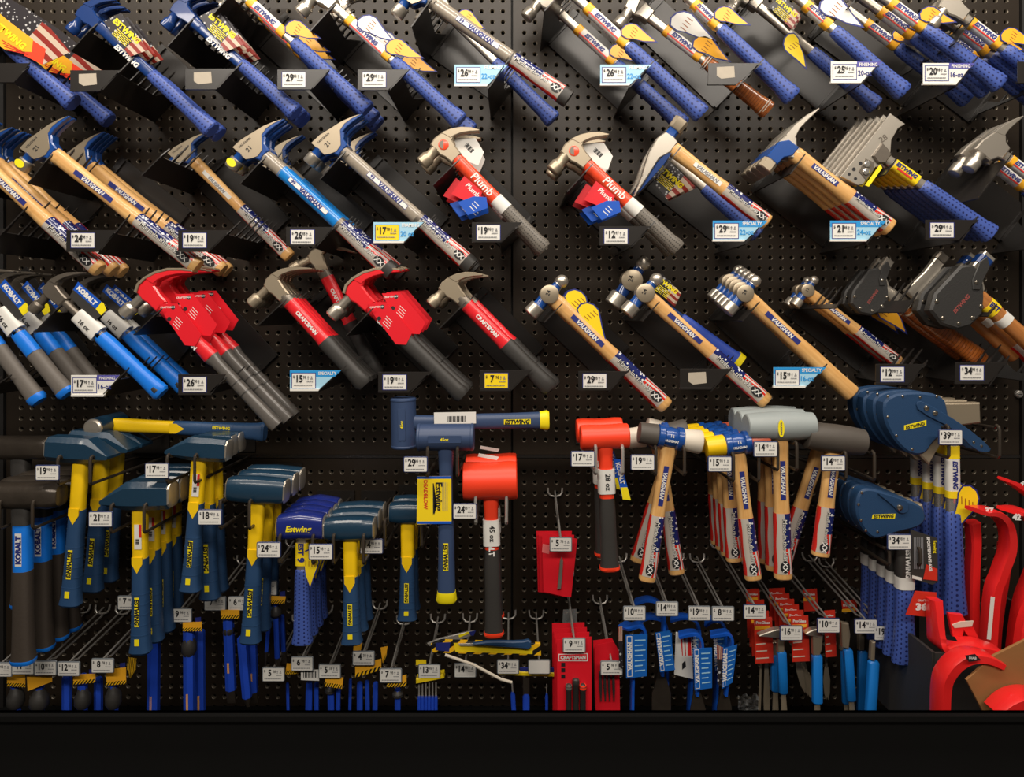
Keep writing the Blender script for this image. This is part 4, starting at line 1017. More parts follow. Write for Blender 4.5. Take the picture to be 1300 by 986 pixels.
# ------------------------------------------------------------------ hooks of the lower half
NAVYRIM = mat('navy_tag_rim', (40, 52, 96), 0.35); GREYRIM = mat('grey_tag_rim', (112, 118, 124), 0.35)
def fork_hook(xl, xr_, py, d, what, tagc=None, price=None, tall=0.042, bw=None):
    """pair of stout wire arms, each bent down at the front and braced back to the wall"""
    bw = bw or blackwire; d += 0.018
    a = P(xl, py, d); b = P(xr_, py, d); base = Vector(((a.x+b.x)/2, 0, a.z))
    r = root('hammer_hook', Matrix.Translation(base))
    for x in (a.x, b.x):
        dx = x-base.x; q = [(dx, -0.002, 0.0)]+[(dx, -d*t, 0.0) for t in (0.4, 0.8)]
        q += [(dx, -d+0.006, 0.003), (dx, -d+0.001, 0.008), (dx, -d-0.004, 0.006), (dx, -d-0.006, 0.0), (dx, -d-0.006, -tall), (dx, -d-0.003, -tall-0.004), (dx, -d*0.6, -tall-0.006), (dx, -0.002, -tall-0.01)]
        O('hook_arm', MB().tube(q, 0.0031, 8).done('hook_arm'), bw, r, Matrix.Identity(4))
    m = MB(); m.box((0, -0.003, -0.012), (abs(b.x-a.x)/2+0.012, 0.0025, 0.03)); O('back_plate', m.done('back_plate', smooth=False), blackmetal, r, Matrix.Identity(4))
    if price: price_tag(r, P(tagc[0], tagc[1], d+0.012), price, NAVYRIM)
    tag(r, 'black twin-arm wire hook carrying '+what, 'hook', 'twin-arm hammer hooks')
    return r
def peg_hook(tx, ty, price, what, d=0.19, rise=0.022, drift=0.0, rim=None, blank=False):
    """single zinc prong with a tag arm above it and a W-shaped peg mount"""
    e = P(tx, ty-8, d); base = Vector((e.x+drift, 0, e.z+rise))
    r = root('peg_hook', Matrix.Translation(base)); f = e-base
    O('prong', MB().tube([(0, 0, -0.012), f*0.3+Vector((0, 0, -0.012)), f*0.85+Vector((0, 0, -0.011)), f*0.92+Vector((0, 0, -0.004))], 0.0022, 8).done('prong'), wire, r, Matrix.Identity(4))
    O('tag_arm', MB().tube([(0, 0, 0.004), f*0.5+Vector((0, 0, 0.002)), f], 0.0019, 8).done('tag_arm'), wire, r, Matrix.Identity(4))
    w_ = [(-0.017, -0.002, 0.012), (-0.0165, -0.005, 0.002), (-0.011, -0.007, -0.005), (0, -0.008, -0.007), (0.011, -0.007, -0.005), (0.0165, -0.005, 0.002), (0.017, -0.002, 0.012)]
    O('peg_mount', MB().tube(w_, 0.0024, 8).done('peg_mount'), wire, r, Matrix.Identity(4))
    price_tag(r, P(tx, ty, d+0.003), None if blank else price, rim or GREYRIM)
    tag(r, 'zinc peg hook '+what, 'hook', 'zinc peg hooks')
    return r

# ------------------------------------------------------------------ hanging striking tools
def head_block(r, w_, h_, t_, kind='club', flip=1, m=None, facem=None, c=0.6, low=0.0):
    """forged sledge head standing across the handle (mm)"""
    m = m or navyhead; cx = -h_/2*mm; hx = h_/2*mm; hz = t_/2*mm; W = w_/2*mm
    b = MB()
    if kind == 'club':
        ys = [(-1, .78), (-.95, .90), (-.8, .97), (-.5, 1.0), (0, 1.05), (.5, 1.0), (.8, .97), (.95, .90), (1, .78)]
        b.loft([yr(y*W, hx*k, hz*k, 20, 3.0, cx) for y, k in ys])
    else:
        ys = [(-1, .82, .82, 0), (-.93, .95, .95, 0), (-.5, 1, 1, 0), (.05, 1, 1, 0), (.3, .98, 1, 0), (.97, .16, 1, .35), (1.0, .10, .97, .36)]
        b.loft([octy(flip*y*W, hx*k, hz*q, c if k > .5 else 0.9, cx+o_*hx) for y, k, q, o_ in ys])
    h = O('head', b.done('head', ang=0.4), m, r, Matrix.Identity(4))
    ends = (-1, 1) if kind == 'club' else (-flip,)
    for e in ends:
        b = MB(); b.loft([octy(e*W*0.96, hx*.90, hz*.90, c, cx), octy(e*W*1.0, hx*.84, hz*.84, c, cx), octy(e*W*1.02, hx*.70, hz*.70, c, cx)])
        O('striking_face', b.done('striking_face'), facem or steel, h, Matrix.Identity(4))
    return h
def handle_sledge(r, L, yl=0.36, text=True, sticker=False):
    pr = [(-0.05, 12, 10), (0.0, 14.5, 11), (0.1, 14.5, 12), (0.3, 13.5, 12), (0.5, 14, 12.5), (0.75, 15, 13), (0.93, 17, 14), (0.985, 20, 15), (1.0, 17, 12)]
    piece(r, 'handle', L, seg(pr, -0.05, yl+0.02), yellow, 3.0)
    g = piece(r, 'grip', L, grow(seg(pr, yl-0.03, 1.0), 0.9), navygrip, 3.0)
    b = MB(); x0 = (yl-0.045)*L; b.prism([(x0, -10.2*mm), (x0, 10.2*mm), (x0+0.014, 10.2*mm), (x0+0.032, 0), (x0+0.014, -10.2*mm)], 11.6*mm, 13.5*mm)
    O('handle_point', b.done('handle_point', smooth=False), yellow, r, Matrix.Identity(4))
    for t in (0.55, 0.62, 0.69, 0.76, 0.83): 
        piece(r, 'grip_rib', L, grow(seg(pr, t+0.03, t+0.036), 1.3), navygrip, 3.0)
    if text:
        b = MB(); b.prism([(0.60*L, -4.6*mm), (0.80*L, -4.6*mm), (0.80*L, 4.6*mm), (0.60*L, 4.6*mm)], 14.2*mm, 14.7*mm); q = O('brand_label', b.done('brand_label', smooth=False), ylw, r, Matrix.Identity(4))
        letters(q, 'ESTWING', 0.70*L, 0, 15.0*mm, 0.0080, ink, shear=0.15, bold=0.05, fit=0.19*L)
        b = MB(); b.prism([(0.885*L, -4.5*mm), (0.93*L, -4.5*mm), (0.93*L, 4.5*mm), (0.885*L, 4.5*mm)], 15.0*mm, 15.6*mm); O('yellow_mark', b.done('yellow_mark', smooth=False), ylw, r, Matrix.Identity(4))
    if sticker:
        c = local_card(r, 'barcode_sticker', [(0.1*L/mm, -5), (0.27*L/mm, -5), (0.27*L/mm, 9), (0.1*L/mm, 9)], 12.4, cardwhite, 0.3)
        c2 = local_card(c, 'red_print', [(0.1*L/mm, 4), (0.19*L/mm, 4), (0.19*L/mm, 9), (0.1*L/mm, 9)], 12.7, redink, 0.1)
        b = MB()
        for i in range(8): b.box((0.20*L+i*1.5*mm, 1*mm, 12.8*mm), ((0.3+0.25*(i % 3))*mm, 3.4*mm, 0.05*mm))
        O('barcode', b.done('barcode', smooth=False), ink, c, Matrix.Identity(4))
def k_sledge(w_=134, h_=54, t_=50, kind='cross', flip=1, yl=0.36, sticker=False):
    return lambda r, L: (head_block(r, w_, h_, t_, kind, flip), handle_sledge(r, L, yl, True, sticker))
def k_kobsledge(r, L):
    b = MB(); cx = -26*mm
    b.loft([yr(y*mm, k*26*mm, k*26*mm, 20, 2.6, cx) for y, k in ((-80, .55), (-78, .78), (-70, .92), (-56, 1), (-40, .98), (40, .98), (56, 1), (70, .92), (78, .78), (80, .55))])
    O('head', b.done('head'), forged, r, Matrix.Identity(4))
    pr = [(-0.04, 14, 12), (0.0, 17, 14), (0.1, 16.5, 14), (0.3, 16, 14), (0.45, 16, 14), (0.7, 16.5, 14), (0.9, 18, 15), (0.985, 21, 16), (1.0, 19, 14)]
    piece(r, 'collar', L, grow(seg(pr, -0.04, 0.10), 1.5), rubblack, 3.0)
    q = piece(r, 'handle', L, seg(pr, 0.08, 0.44), kobblue, 3.0)
    piece(r, 'grip', L, grow(seg(pr, 0.40, 0.98), 0.8), brownrub, 3.0); piece(r, 'butt_cap', L, grow(seg(pr, 0.972, 1.0), 1.2), kobblue, 3.0)
    c = local_card(q, 'white_panel', [(0.15*L/mm, -6), (0.36*L/mm, -6), (0.36*L/mm, 7), (0.15*L/mm, 7)], 14.0, cardwhite, 0.2)
    letters(q, 'KOBALT', 0.255*L, 0.5*mm, 14.5*mm, 0.010, navyink, ang=math.pi, bold=0.06, fit=0.19*L)
def k_drill(r, L):
    b = MB(); cx = -26*mm; W = 46*mm
    b.loft([yr(y*W, k*26*mm, k*24*mm, 20, 3.2, cx+o_*mm) for y, k, o_ in ((-1, .78, 3), (-.93, .92, 2), (-.5, 1, 0), (0, 1.04, -2), (.5, 1, 0), (.93, .92, 2), (1, .78, 3))])
    h = O('head', b.done('head'), estpr, r, Matrix.Identity(4))
    letters(h, 'Estwing', -26*mm, 0, 25.2*mm, 0.011, ylw, ang=math.pi/2, shear=0.2, bold=0.03)
    for e in (-1, 1):
        b = MB(); b.loft([yr(e*W*.97, 23*mm, 21*mm, 20, 3.2, cx+2*mm), yr(e*W*1.03, 20*mm, 18*mm, 20, 3.2, cx+2*mm)]); O('striking_face', b.done('striking_face'), chrome, h, Matrix.Identity(4))
    handle_est(r, L, 1.0, steel, 0.30, None, None, 11)
    q = piece(r, 'paper_sleeve', L, [(0.04, 13, 9.8), (0.25, 13, 9.8)], ylwcard, 3.5)
    letters(q, 'EST', 0.09*L, 0, 10.4*mm, 0.010, navyink, bold=0.05); letters(q, '9', 0.19*L, 0, 10.4*mm, 0.013, navyink, bold=0.05)
    wing(r, L, 0.14*L, 8*mm, 8.5*mm, 0.7, 0.25, ylwcard)
def k_dead(m, gripm, cap, w_=112, rr=27, neck=None, text='45oz', tm=None, stick=None, handm=None, shaft=0.33):
    def fn(r, L):
        W = w_/2*mm; R = rr*mm; b = MB(); cx = -rr*mm
        ys = [(-1, .90), (-.97, .98), (-.93, 1.0), (-.90, 1.0), (-.88, .965), (.88, .965), (.90, 1.0), (.93, 1.0), (.97, .98), (1, .90)] if neck is None else [(-1, .88), (-.96, .97), (-.7, 1), (-.2, .955), (.2, .955), (.7, 1), (.96, .97), (1, .88)]
        b.loft([yr(y*W, R*k, R*k, 28, 2.0, cx) for y, k in ys])
        h = O('head', b.done('head'), m, r, Matrix.Identity(4))
        if text: 
            c = local_card(h, 'text_panel', [(-rr-7, -32), (-rr-7, 32), (-rr+7, 32), (-rr+7, -32)], rr*0.955, m, 1.2)
            letters(h, text, cx, 0, R*0.965+0.8*mm+0.6*mm, 0.0055, tm or ylw, ang=math.pi/2, bold=0.03)
        pr = [(-0.06, 17, 14), (0.02, 15, 13), (0.15, 13.5, 12), (0.33, 13.5, 12), (0.5, 15.5, 13), (0.7, 15.5, 13), (0.93, 17, 14), (0.985, 19.5, 15), (1.0, 17, 13)]
        piece(r, 'neck', L, seg(pr, -0.06, shaft+0.02), handm or m, 2.8); piece(r, 'grip', L, grow(seg(pr, shaft, 0.985), 0.5), gripm, 2.8)
        piece(r, 'butt_cap', L, grow(seg(pr, 0.965 if cap is orange else 0.93, 1.0), 1.0), cap, 2.8)
        if stick:
            w2 = piece(r, 'weight_sleeve', L, [(stick[0], 17, 14.2), (stick[1], 17, 14.2)], cardwhite, 4.0)
            letters(w2, stick[2], (stick[0]+stick[1])/2*L, 2*mm, 14.8*mm, 0.010, ink)
    return fn
def k_soft(ma, mb, s=1.0, s2=1.0):
    def fn(r, L):
        cx = -24*mm; q = lambda y, rr: yr(y*mm, rr*mm, rr*mm, 22, 2.0, cx)
        b = MB(); b.loft([q(-26, 20), q(-24, 23), q(-14, 23), q(-11, 19), q(0, 21), q(11, 19), q(14, 23), q(24, 23), q(26, 20)])
        h = O('head', b.done('head'), bluepaint, r, Matrix.Identity(4))
        letters(h, 'VAUGHAN', cx+4*mm, 0, 21.4*mm, 0.0045, white, ang=math.pi/2, bold=0.03)
        letters(h, '16', cx-6*mm, 0, 21.4*mm, 0.006, white, ang=math.pi/2)
        b = MB(); b.loft([q(-25, 20), q(-27, 22*s), q(-58, 21*s), q(-62, 20*s), q(-63, 15*s)]); O('soft_face', b.done('soft_face'), ma, h, Matrix.Identity(4))
        b = MB(); b.loft([q(25, 20), q(27, 21*s2), q(58, 24*s2), q(62, 22*s2), q(63, 17*s2)]); O('soft_face', b.done('soft_face'), mb, h, Matrix.Identity(4))
        handle_wood(r, L, 0.92, (0.50, 0.955), (0.12, 0.42))
    return fn
def k_mallet(m, oval=False, w_=134):
    def fn(r, L):
        W = w_/2*mm; cx = -29*mm; b = MB()
        b.loft([yr(y*W, k*29*mm, k*29*mm, 28, 2.0, cx) for y, k in ((-1, .80), (-.975, .88), (-.5, .97), (0, 1.0), (.5, .97), (.975, .88), (1, .80))])
        h = O('head', b.done('head'), m, r, Matrix.Identity(4))
        if oval:
            b = MB(); b.prism([(cx+17*mm*math.cos(t*math.pi/10), -8*mm+6*mm*math.sin(t*math.pi/10)) for t in range(20)], 28.4*mm, 29.4*mm); q = O('oval_label', b.done('oval_label', smooth=False), ylw, h, Matrix.Identity(4))
            letters(q, 'VAUGHAN', cx, -8*mm, 29.7*mm, 0.004, navyink, bold=0.04, fit=0.024)
        handle_wood(r, L, 0.98, (0.52, 0.955), (0.14, 0.42))
    return fn
HS = dict(name='sledge_hammer', cat='hammer')
def hang(name, cat, desc, where, J, B, d, fn, rears=(), shift=(0, 0)): return stack(name, cat, desc, where, J, B, d, fn, rears, shift)

hang('sledge_hammer', 'hammer', 'grey-headed blue sledge with dark collar', 'above the long grey-gripped ones', (27, 583), (28, 770), 0.13, k_kobsledge)
hang('sledge_hammer', 'hammer', 'long grey-gripped blue sledge', 'below the dark-collared one', (29, 645), (30, 841), 0.26, k_kobsledge, (0.205, 0.16, 0.118))
fork_hook(2, 44, 640, 0.265, 'the long blue sledges', None)
hang('cross_peen_hammer', 'hammer', 'navy cross peen sledge', 'on the 19.98 hook', (103, 586), (90, 768), 0.25, k_sledge(128, 50, 46, 'cross', 1), (0.18, 0.125))
fork_hook(76, 117, 584, 0.26, 'the navy sledges under the lying club hammer', (60, 600), '19.98')
hang('cross_peen_hammer', 'hammer', 'navy cross peen sledge with barcode sticker', 'on the 21.98 hook', (178, 645), (179, 828), 0.26, k_sledge(134, 56, 50, 'cross', -1, 0.37, True), (0.212, 0.168, 0.125))
fork_hook(143, 185, 645, 0.27, 'the barcode-stickered sledges', (127.5, 659), '21.98')
hang('cross_peen_hammer', 'hammer', 'smaller navy cross peen sledge', 'on the 17.98 hook', (253, 583), (242, 750), 0.25, k_sledge(120, 46, 44, 'cross', -1, 0.36, True), ())
hang('cross_peen_hammer', 'hammer', 'smaller navy cross peen sledge hung aslant', 'behind on the 17.98 hook', (262, 580), (267, 760), 0.2, k_sledge(120, 46, 44, 'cross', -1, 0.36), (0.16,))
fork_hook(214, 249, 582, 0.26, 'the smaller navy cross peen sledges', (199, 597.5), '17.98')
hang('club_hammer', 'hammer', 'navy square-headed club sledge', 'on the 18.98 hook', (327, 637), (318, 815), 0.26, k_sledge(116, 50, 46, 'club', 1, 0.37), (0.205, 0.16))
fork_hook(281, 318, 640, 0.27, 'the square-headed club sledges', (266.5, 656.5), '18.98')
hang('drilling_hammer', 'hammer', 'bright blue drilling hammer with rounded head', 'on the 24.98 hook', (384, 683), (384, 816), 0.27, k_drill, (0.232, 0.195, 0.158))
fork_hook(356, 398, 684, 0.275, 'the bright blue drilling hammers', (341, 698), '24.98')
hang('club_hammer', 'hammer', 'navy drilling hammer with short yellow neck', 'on the 15.98 hook', (445, 684), (447, 816), 0.27, k_sledge(98, 44, 44, 'club', 1, 0.38), (0.215, 0.165))
fork_hook(424, 462, 684, 0.275, 'the short yellow-necked drilling hammers', (407, 700.5), '15.98')
hang('club_hammer', 'hammer', 'small navy club hammer', 'on the 14.98 hook beside the yellow leaflet', (518, 663), (517, 786), 0.21, k_sledge(76, 42, 40, 'club', 1, 0.38), (0.16,))
fork_hook(489, 536, 664, 0.22, 'the small navy club hammers', (471.5, 693.5), '14.98')
# club hammer lying across the tops of the hung sledges, its face to the aisle
def k_lying(r, L):
    b = MB(); rg = lambda z, k: [(-20*mm+21*mm*k*math.cos(t*math.pi/8+math.pi/8), 21*mm*k*math.sin(t*math.pi/8+math.pi/8), z*mm) for t in range(16)]
    b.loft([rg(-52, .8), rg(-46, 1), rg(38, 1), rg(48, .96)]); h = O('head', b.done('head'), navyhead, r, Matrix.Identity(4))
    b = MB(); b.loft([rg(46, .95), rg(52, .92), rg(55, .75), rg(55.5, .3)]); O('striking_face', b.done('striking_face'), steel, h, Matrix.Identity(4))
    handle_sledge(r, L, 0.42, False)
    letters(r, 'ESTWING', 0.72*L, 6*mm, 14*mm, 0.006, ylw, bold=0.05)
stack('club_hammer', 'hammer', 'club hammer lying flat with round bright face', 'on top of the hung sledges', (148, 539), (337, 548), 0.14, k_lying)
# dead blow hammers
k_navydead = k_dead(navyrub, navyrub, ylw, 112, 27, None, '45oz', ylw)
def k_lie_dead(r, L):
    k_dead(navyrub, navyrub, ylw, 104, 27, None, '45oz', ylw)(r, L)
    c = local_card(r, 'barcode_sticker', [(38, -2), (38, 22), (124, 22), (124, -2)], 14.6, cardwhite, 0.4)
    b = MB()
    for i in range(14): b.box((0.066+i*0.0028, 8*mm, 15.1*mm), ((0.5+0.4*(i % 3))*mm, 6*mm, 0.05*mm))
    O('barcode', b.done('barcode', smooth=False), ink, c, Matrix.Identity(4))
    q = local_card(r, 'brand_label', [(0.66*L/mm, -5), (0.86*L/mm, -5), (0.86*L/mm, 5), (0.66*L/mm, 5)], 14.2, ylw, 0.6); letters(q, 'ESTWING', 0.76*L, 0, 15.2*mm, 0.008, ink, shear=0.2, bold=0.05, fit=0.19*L)
stack('dead_blow_hammer', 'hammer', 'navy dead blow hammer lying level with barcode sticker', 'behind the upright one', (529, 536), (697, 533), 0.20, k_lie_dead)
def k_up_dead(r, L):
    k_navydead(r, L)
    c = local_card(r, 'yellow_leaflet', [(46, -54), (46, 12), (138, 12), (140, -56)], 16, ylwcard, 0.8)
    for x0 in (46, 134): local_card(c, 'blue_border', [(x0, -55), (x0, 12), (x0+5, 12), (x0+5, -55)], 16.8, barblue, 0.1)
    letters(c, 'Estwing', 86*mm, -12*mm, 17.3*mm, 0.0125, ink, bold=0.03)
    letters(c, 'DEADBLOW', 82*mm, -38*mm, 17.3*mm, 0.007, redink, bold=0.03, fit=0.06)
    b = MB()
    for i in range(4): b.box((86*mm, (4-i*3)*mm, 17.1*mm), (28*mm, 0.4*mm, 0.05*mm))
    O('leaflet_lines', b.done('leaflet_lines', smooth=False), greyink, c, Matrix.Identity(4))
    b = MB(); b.prism([(60*mm, -22*mm), (122*mm, -22*mm), (104*mm, -16*mm), (122*mm, -24*mm), (60*mm, -24*mm)], 16.9*mm, 17.2*mm); O('leaflet_sketch', b.done('leaflet_sketch', smooth=False), ink, c, Matrix.Identity(4))
    q = local_card(r, 'brand_label', [(0.60*L/mm, -5), (0.78*L/mm, -5), (0.78*L/mm, 5), (0.60*L/mm, 5)], 13.6, ylw, 0.6); letters(q, 'ESTWING', 0.69*L, 0, 14.5*mm, 0.008, ink, shear=0.2, bold=0.05, fit=0.17*L)
stack('dead_blow_hammer', 'hammer', 'navy dead blow hammer wrapped in yellow leaflet', 'on the 29.98 hook', (566, 572), (567, 763), 0.27, k_up_dead)
fork_hook(543, 581, 573, 0.275, 'the leaflet-wrapped dead blow hammer', (527.5, 589.5), '29.98')
k_or45 = k_dead(orange, rubblack, orange, 108, 38, 'o', None, None, (0.14, 0.33, '45 oz'), orange, 0.36)
def k_or45b(r, L):
    k_or45(r, L); c = local_card(r, 'stacked_leaflet', [(-86, -24), (-78, 14), (-84, 18), (-92, -22)], -6, cardwhite, 3)
    letters(r, 'KOBALT', 0.3*L, 0, 13.5*mm, 0.010, white, bold=0.05)
stack('dead_blow_hammer', 'hammer', 'large orange dead blow hammer marked 45 oz', 'on the 24.98 hook', (623, 634), (627, 806), 0.25, k_or45b, (0.17,))
fork_hook(604, 643, 634, 0.255, 'the large orange dead blow hammers', (590, 649), '24.98', bw=wire)
def k_or28(r, L):
    k_dead(orange, rubblack, orange, 96, 25, 'o', None, None, (0.16, 0.36, '28 oz'), orange, 0.40)(r, L)
    c = local_card(r, 'blue_header_card', [(20, 16), (22, 30), (104, 48), (102, 32)], -4, barblue, 0.8); local_card(c, 'yellow_print', [(78, 28.5), (78, 42), (104, 48), (102, 32)], -3.1, ylw, 0.1)
    letters(c, 'KOBALT', 50*mm, 29*mm, -2.8*mm, 0.008, white, ang=0.2, bold=0.05)
stack('dead_blow_hammer', 'hammer', 'small orange dead blow hammer marked 28 oz', 'on the 17.98 hook', (768, 570), (774, 723), 0.26, k_or28, (0.18,))
fork_hook(756, 790, 571, 0.265, 'the small orange dead blow hammers', (740, 582.5), '17.98', bw=wire)
# soft-face hammers and mallets
stack('soft_face_hammer', 'hammer', 'soft-face hammer with black and white faces', 'on the 19.98 hook', (848, 570), (821, 737), 0.26, k_soft(rubmallet, offwhite))
stack('soft_face_hammer', 'hammer', 'soft-face hammer with handle swung toward the yellow-faced ones', 'behind', (836, 566), (859, 728), 0.20, k_soft(offwhite, rubmallet))
stack('soft_face_hammer', 'hammer', 'soft-face hammer with handle swung toward the orange hammers', 'behind', (852, 566), (809, 713), 0.165, k_soft(offwhite, rubmallet))
fork_hook(832, 868, 572, 0.265, 'the black and white soft-face hammers', (816, 587), '19.98')
stack('soft_face_hammer', 'hammer', 'soft-face hammer with yellow and salmon faces', 'on the 15.98 hook', (937, 578), (956, 735), 0.26, k_soft(yellow, redface, 0.95, 0.85))
stack('soft_face_hammer', 'hammer', 'yellow-faced soft hammer hanging straight', 'behind the slanting one', (922, 574), (932, 712), 0.215, k_soft(yellow, redface, 0.95, 0.85), (0.18, 0.145, 0.11))
fork_hook(930, 962, 580, 0.265, 'the yellow-faced soft hammers', (914, 589), '15.98')
stack('rubber_mallet', 'mallet', 'grey rubber mallet with yellow oval label', 'on the 14.98 hook', (990, 559), (994, 734), 0.26, k_mallet(greymallet, True), (0.215, 0.175))
fork_hook(986, 1010, 566, 0.265, 'the grey rubber mallets', (972, 570), '14.98')
stack('rubber_mallet', 'mallet', 'black rubber mallet with short flag-wrapped handle', 'beside the blue sheaths', (1057, 575), (1041, 705), 0.26, k_mallet(rubmallet, False, 116))
stack('rubber_mallet', 'mallet', 'black rubber mallet hung aslant', 'between the grey and foremost black mallets', (1040, 572), (994, 712), 0.19, k_mallet(rubmallet, False, 116))
fork_hook(1072, 1108, 578, 0.265, 'the black rubber mallets', (1058, 588), '14.98')

# ------------------------------------------------------------------ axes in blue sheaths
def px_prism(parent, name, pts, d0, d1, m, b=0.003):
    """solid cut to an outline, from depth d0 (back) to d1 (front)"""
    c = sum((P(p[0], p[1], d1) for p in pts), Vector())/len(pts); Mw = Matrix.Translation(c) @ FACE; inv = Mw.inverted()
    poly = [tuple((inv @ P(p[0], p[1], d1))[:2]) for p in pts]
    me = MB().prism(poly, d0-d1, 0, b).done(name)
    if parent is None:
        o = O(name, me, m); o.matrix_world = Mw; WM[o] = Mw; return o
    return O(name, me, m, parent, wm(parent).inverted() @ Mw)
def smoothpoly(pts, it=2):
    for _ in range(it):
        q = []
        for i in range(len(pts)):
            a, b = pts[i], pts[(i+1) % len(pts)]
            q += [(a[0]*.75+b[0]*.25, a[1]*.75+b[1]*.25), (a[0]*.25+b[0]*.75, a[1]*.25+b[1]*.75)]
        pts = q
    return pts
def rivets(parent, pts, d, rad=0.0028):
    for i, p in enumerate(pts):
        if 'rv' not in TAGF:
            rg = lambda z, k: [(k*math.cos(t*math.pi/6), k*math.sin(t*math.pi/6), z) for t in range(12)]
            TAGF['rv'] = MB().loft([rg(0, 1), rg(.35, .9), rg(.6, .4)]).done('rivet')
        O('rivet', TAGF['rv'], stud, parent, wm(parent).inverted() @ Matrix.Translation(P(p[0], p[1], d)) @ FACE @ Matrix.Diagonal((rad, rad, rad, 1)))
def k_axe_upper(r, L, d=0.25):
    px_prism(r, 'axe_head', [(1170, 512), (1245, 511), (1246, 537), (1222, 540), (1200, 556), (1180, 590), (1150, 560)], d-0.012, d+0.010, cheek)
    s = px_prism(r, 'sheath', smoothpoly([(1124, 499), (1198, 497), (1206, 530), (1204, 548), (1186, 560), (1176, 577), (1156, 578), (1136, 560), (1121, 530)], 2), d-0.016, d+0.016, hideblue, 0.004)
    st = px_prism(s, 'strap', smoothpoly([(1163, 510), (1172, 509), (1222, 538), (1259, 568), (1256, 575), (1238, 572), (1212, 545), (1166, 522)], 1), d+0.016, d+0.0195, hideblue, 0.001)
    rivets(s, [(1127, 503), (1146, 503), (1168, 504), (1189, 503), (1127, 529), (1138, 553), (1158, 570)], d+0.016)
    rivets(st, [(1176, 518), (1187, 524)], d+0.0195, 0.0055); rivets(st, [(1236, 561), (1246, 566)], d+0.0195)
    c = px_prism(s, 'brand_patch', [(1148, 540), (1176, 533), (1176, 540), (1148, 546)], d+0.0158, d+0.0165, ylw, 0)
    letters_px(c, 'ESTWING', 1162, 540, d+0.0172, 4.6, ink, ang=13, shear=0.2, bold=0.04, fit=25)
    pr = [(0.0, 11, 8), (0.25, 11, 8), (0.45, 13, 9)]
    piece(r, 'shank', L, pr, chrome, 3.0)
    piece(r, 'grip', L, [(0.42, 11, 9), (0.44, 16, 12), (0.6, 17, 13), (0.85, 19, 14), (0.95, 22, 15), (1.0, 24, 13)], estblue, 2.6)
    q = piece(r, 'paper_sleeve', L, [(0.1, 13, 9.5), (0.33, 13, 9.5)], cardwhite, 3.5); piece(r, 'sleeve_band', L, [(0.06, 13.3, 9.8), (0.13, 13.3, 9.8)], ylwcard, 3.5); piece(r, 'sleeve_band', L, [(0.31, 13.3, 9.8), (0.35, 13.3, 9.8)], ylwcard, 3.5)
    letters(q, 'ESTWING', 0.22*L, 0, 10.2*mm, 0.011, navyink, shear=0.2, bold=0.05, fit=0.16*L)
    wing(r, L, 0.30*L, 16*mm, 10*mm, 0.95, -0.15, ylwcard)
stack('camp_axe', 'axe', 'long axe in large blue sheath', 'on the 39.98 hook', (1208, 552), (1212, 778), 0.25, k_axe_upper, (0.215, 0.18, 0.14), shift=(0, -4))
fork_hook(1202, 1266, 545, 0.262, 'the axes in large blue sheaths', (1207, 555), '39.98', tall=0.05)
def k_axe_lower(r, L, d=0.27):
    px_prism(r, 'axe_head', [(1100, 634), (1172, 640), (1176, 660), (1150, 668), (1120, 684), (1096, 660)], d-0.012, d+0.010, cheek)
    s = px_prism(r, 'sheath', smoothpoly([(1090, 622), (1108, 619), (1140, 632), (1170, 640), (1178, 658), (1168, 670), (1140, 676), (1112, 686), (1098, 676), (1086, 652)], 2), d-0.016, d+0.016, hideblue, 0.004)
    st = px_prism(s, 'strap', smoothpoly([(1108, 622), (1140, 632), (1154, 636), (1154, 650), (1143, 653), (1134, 642)], 2), d+0.016, d+0.0195, hideblue, 0.001)
    rivets(s, [(1094, 625), (1090, 640), (1093, 660), (1099, 673), (1114, 675)], d+0.016); rivets(st, [(1142, 644)], d+0.0195, 0.006)
    c = px_prism(s, 'brand_patch', [(1108, 653), (1137, 652), (1136, 658), (1107, 658)], d+0.0158, d+0.0165, ylw, 0)
    letters_px(c, 'ESTWING', 1122, 655, d+0.0172, 4.4, ink, ang=2, shear=0.2, bold=0.04, fit=26)
    piece(r, 'shank', L, [(0.0, 11, 8), (0.3, 11, 8)], chrome, 3.0)
    piece(r, 'grip', L, [(0.22, 11, 9), (0.25, 16, 12), (0.55, 17, 13), (0.85, 20, 14), (0.95, 23, 15), (1.0, 24, 13)], estblue, 2.6)
    q = piece(r, 'paper_sleeve', L, [(0.02, 17, 13), (0.30, 17, 13)], rubblack, 3.5); piece(r, 'sleeve_band', L, [(0.28, 17.4, 13.3), (0.38, 17.4, 13.3)], cardwhite, 3.5)
    letters(q, 'ESTWING', 0.16*L, 0, 13.6*mm, 0.018, white, bold=0.05, fit=0.24*L)
stack('camp_axe', 'axe', 'camp axe in rounded blue sheath', 'on the 34.98 hook', (1148, 688), (1148, 840), 0.27, k_axe_lower, (0.238, 0.206, 0.174, 0.142), shift=(0, 0))
fork_hook(1127, 1166, 700, 0.275, 'the camp axes in rounded blue sheaths', (1142, 688), '34.98', tall=0.02)
ax = card(None, 'axe_leaflet', [(1156, 672), (1190, 683), (1191, 738), (1184, 742), (1158, 734)], 0.292, rubblack, 0.0015)
tag(ax, 'dark printed axe leaflet leaning on the blue-gripped axes', 'leaflet')
letters_px(ax, "SPORTSMAN'S AXE", 1180, 703, 0.2935, 6.0, white, ang=-86, bold=0.05, fit=44)
letters_px(ax, 'Estwing', 1187, 694, 0.2935, 4.5, ylw, ang=-86, fit=16)
for i in range(6): card(ax, 'text_line', [(1160+i*2.2, 682), (1161+i*2.2, 682), (1161.4+i*2.2, 722), (1160.4+i*2.2, 722)], 0.2932, greyink, 0.0002)
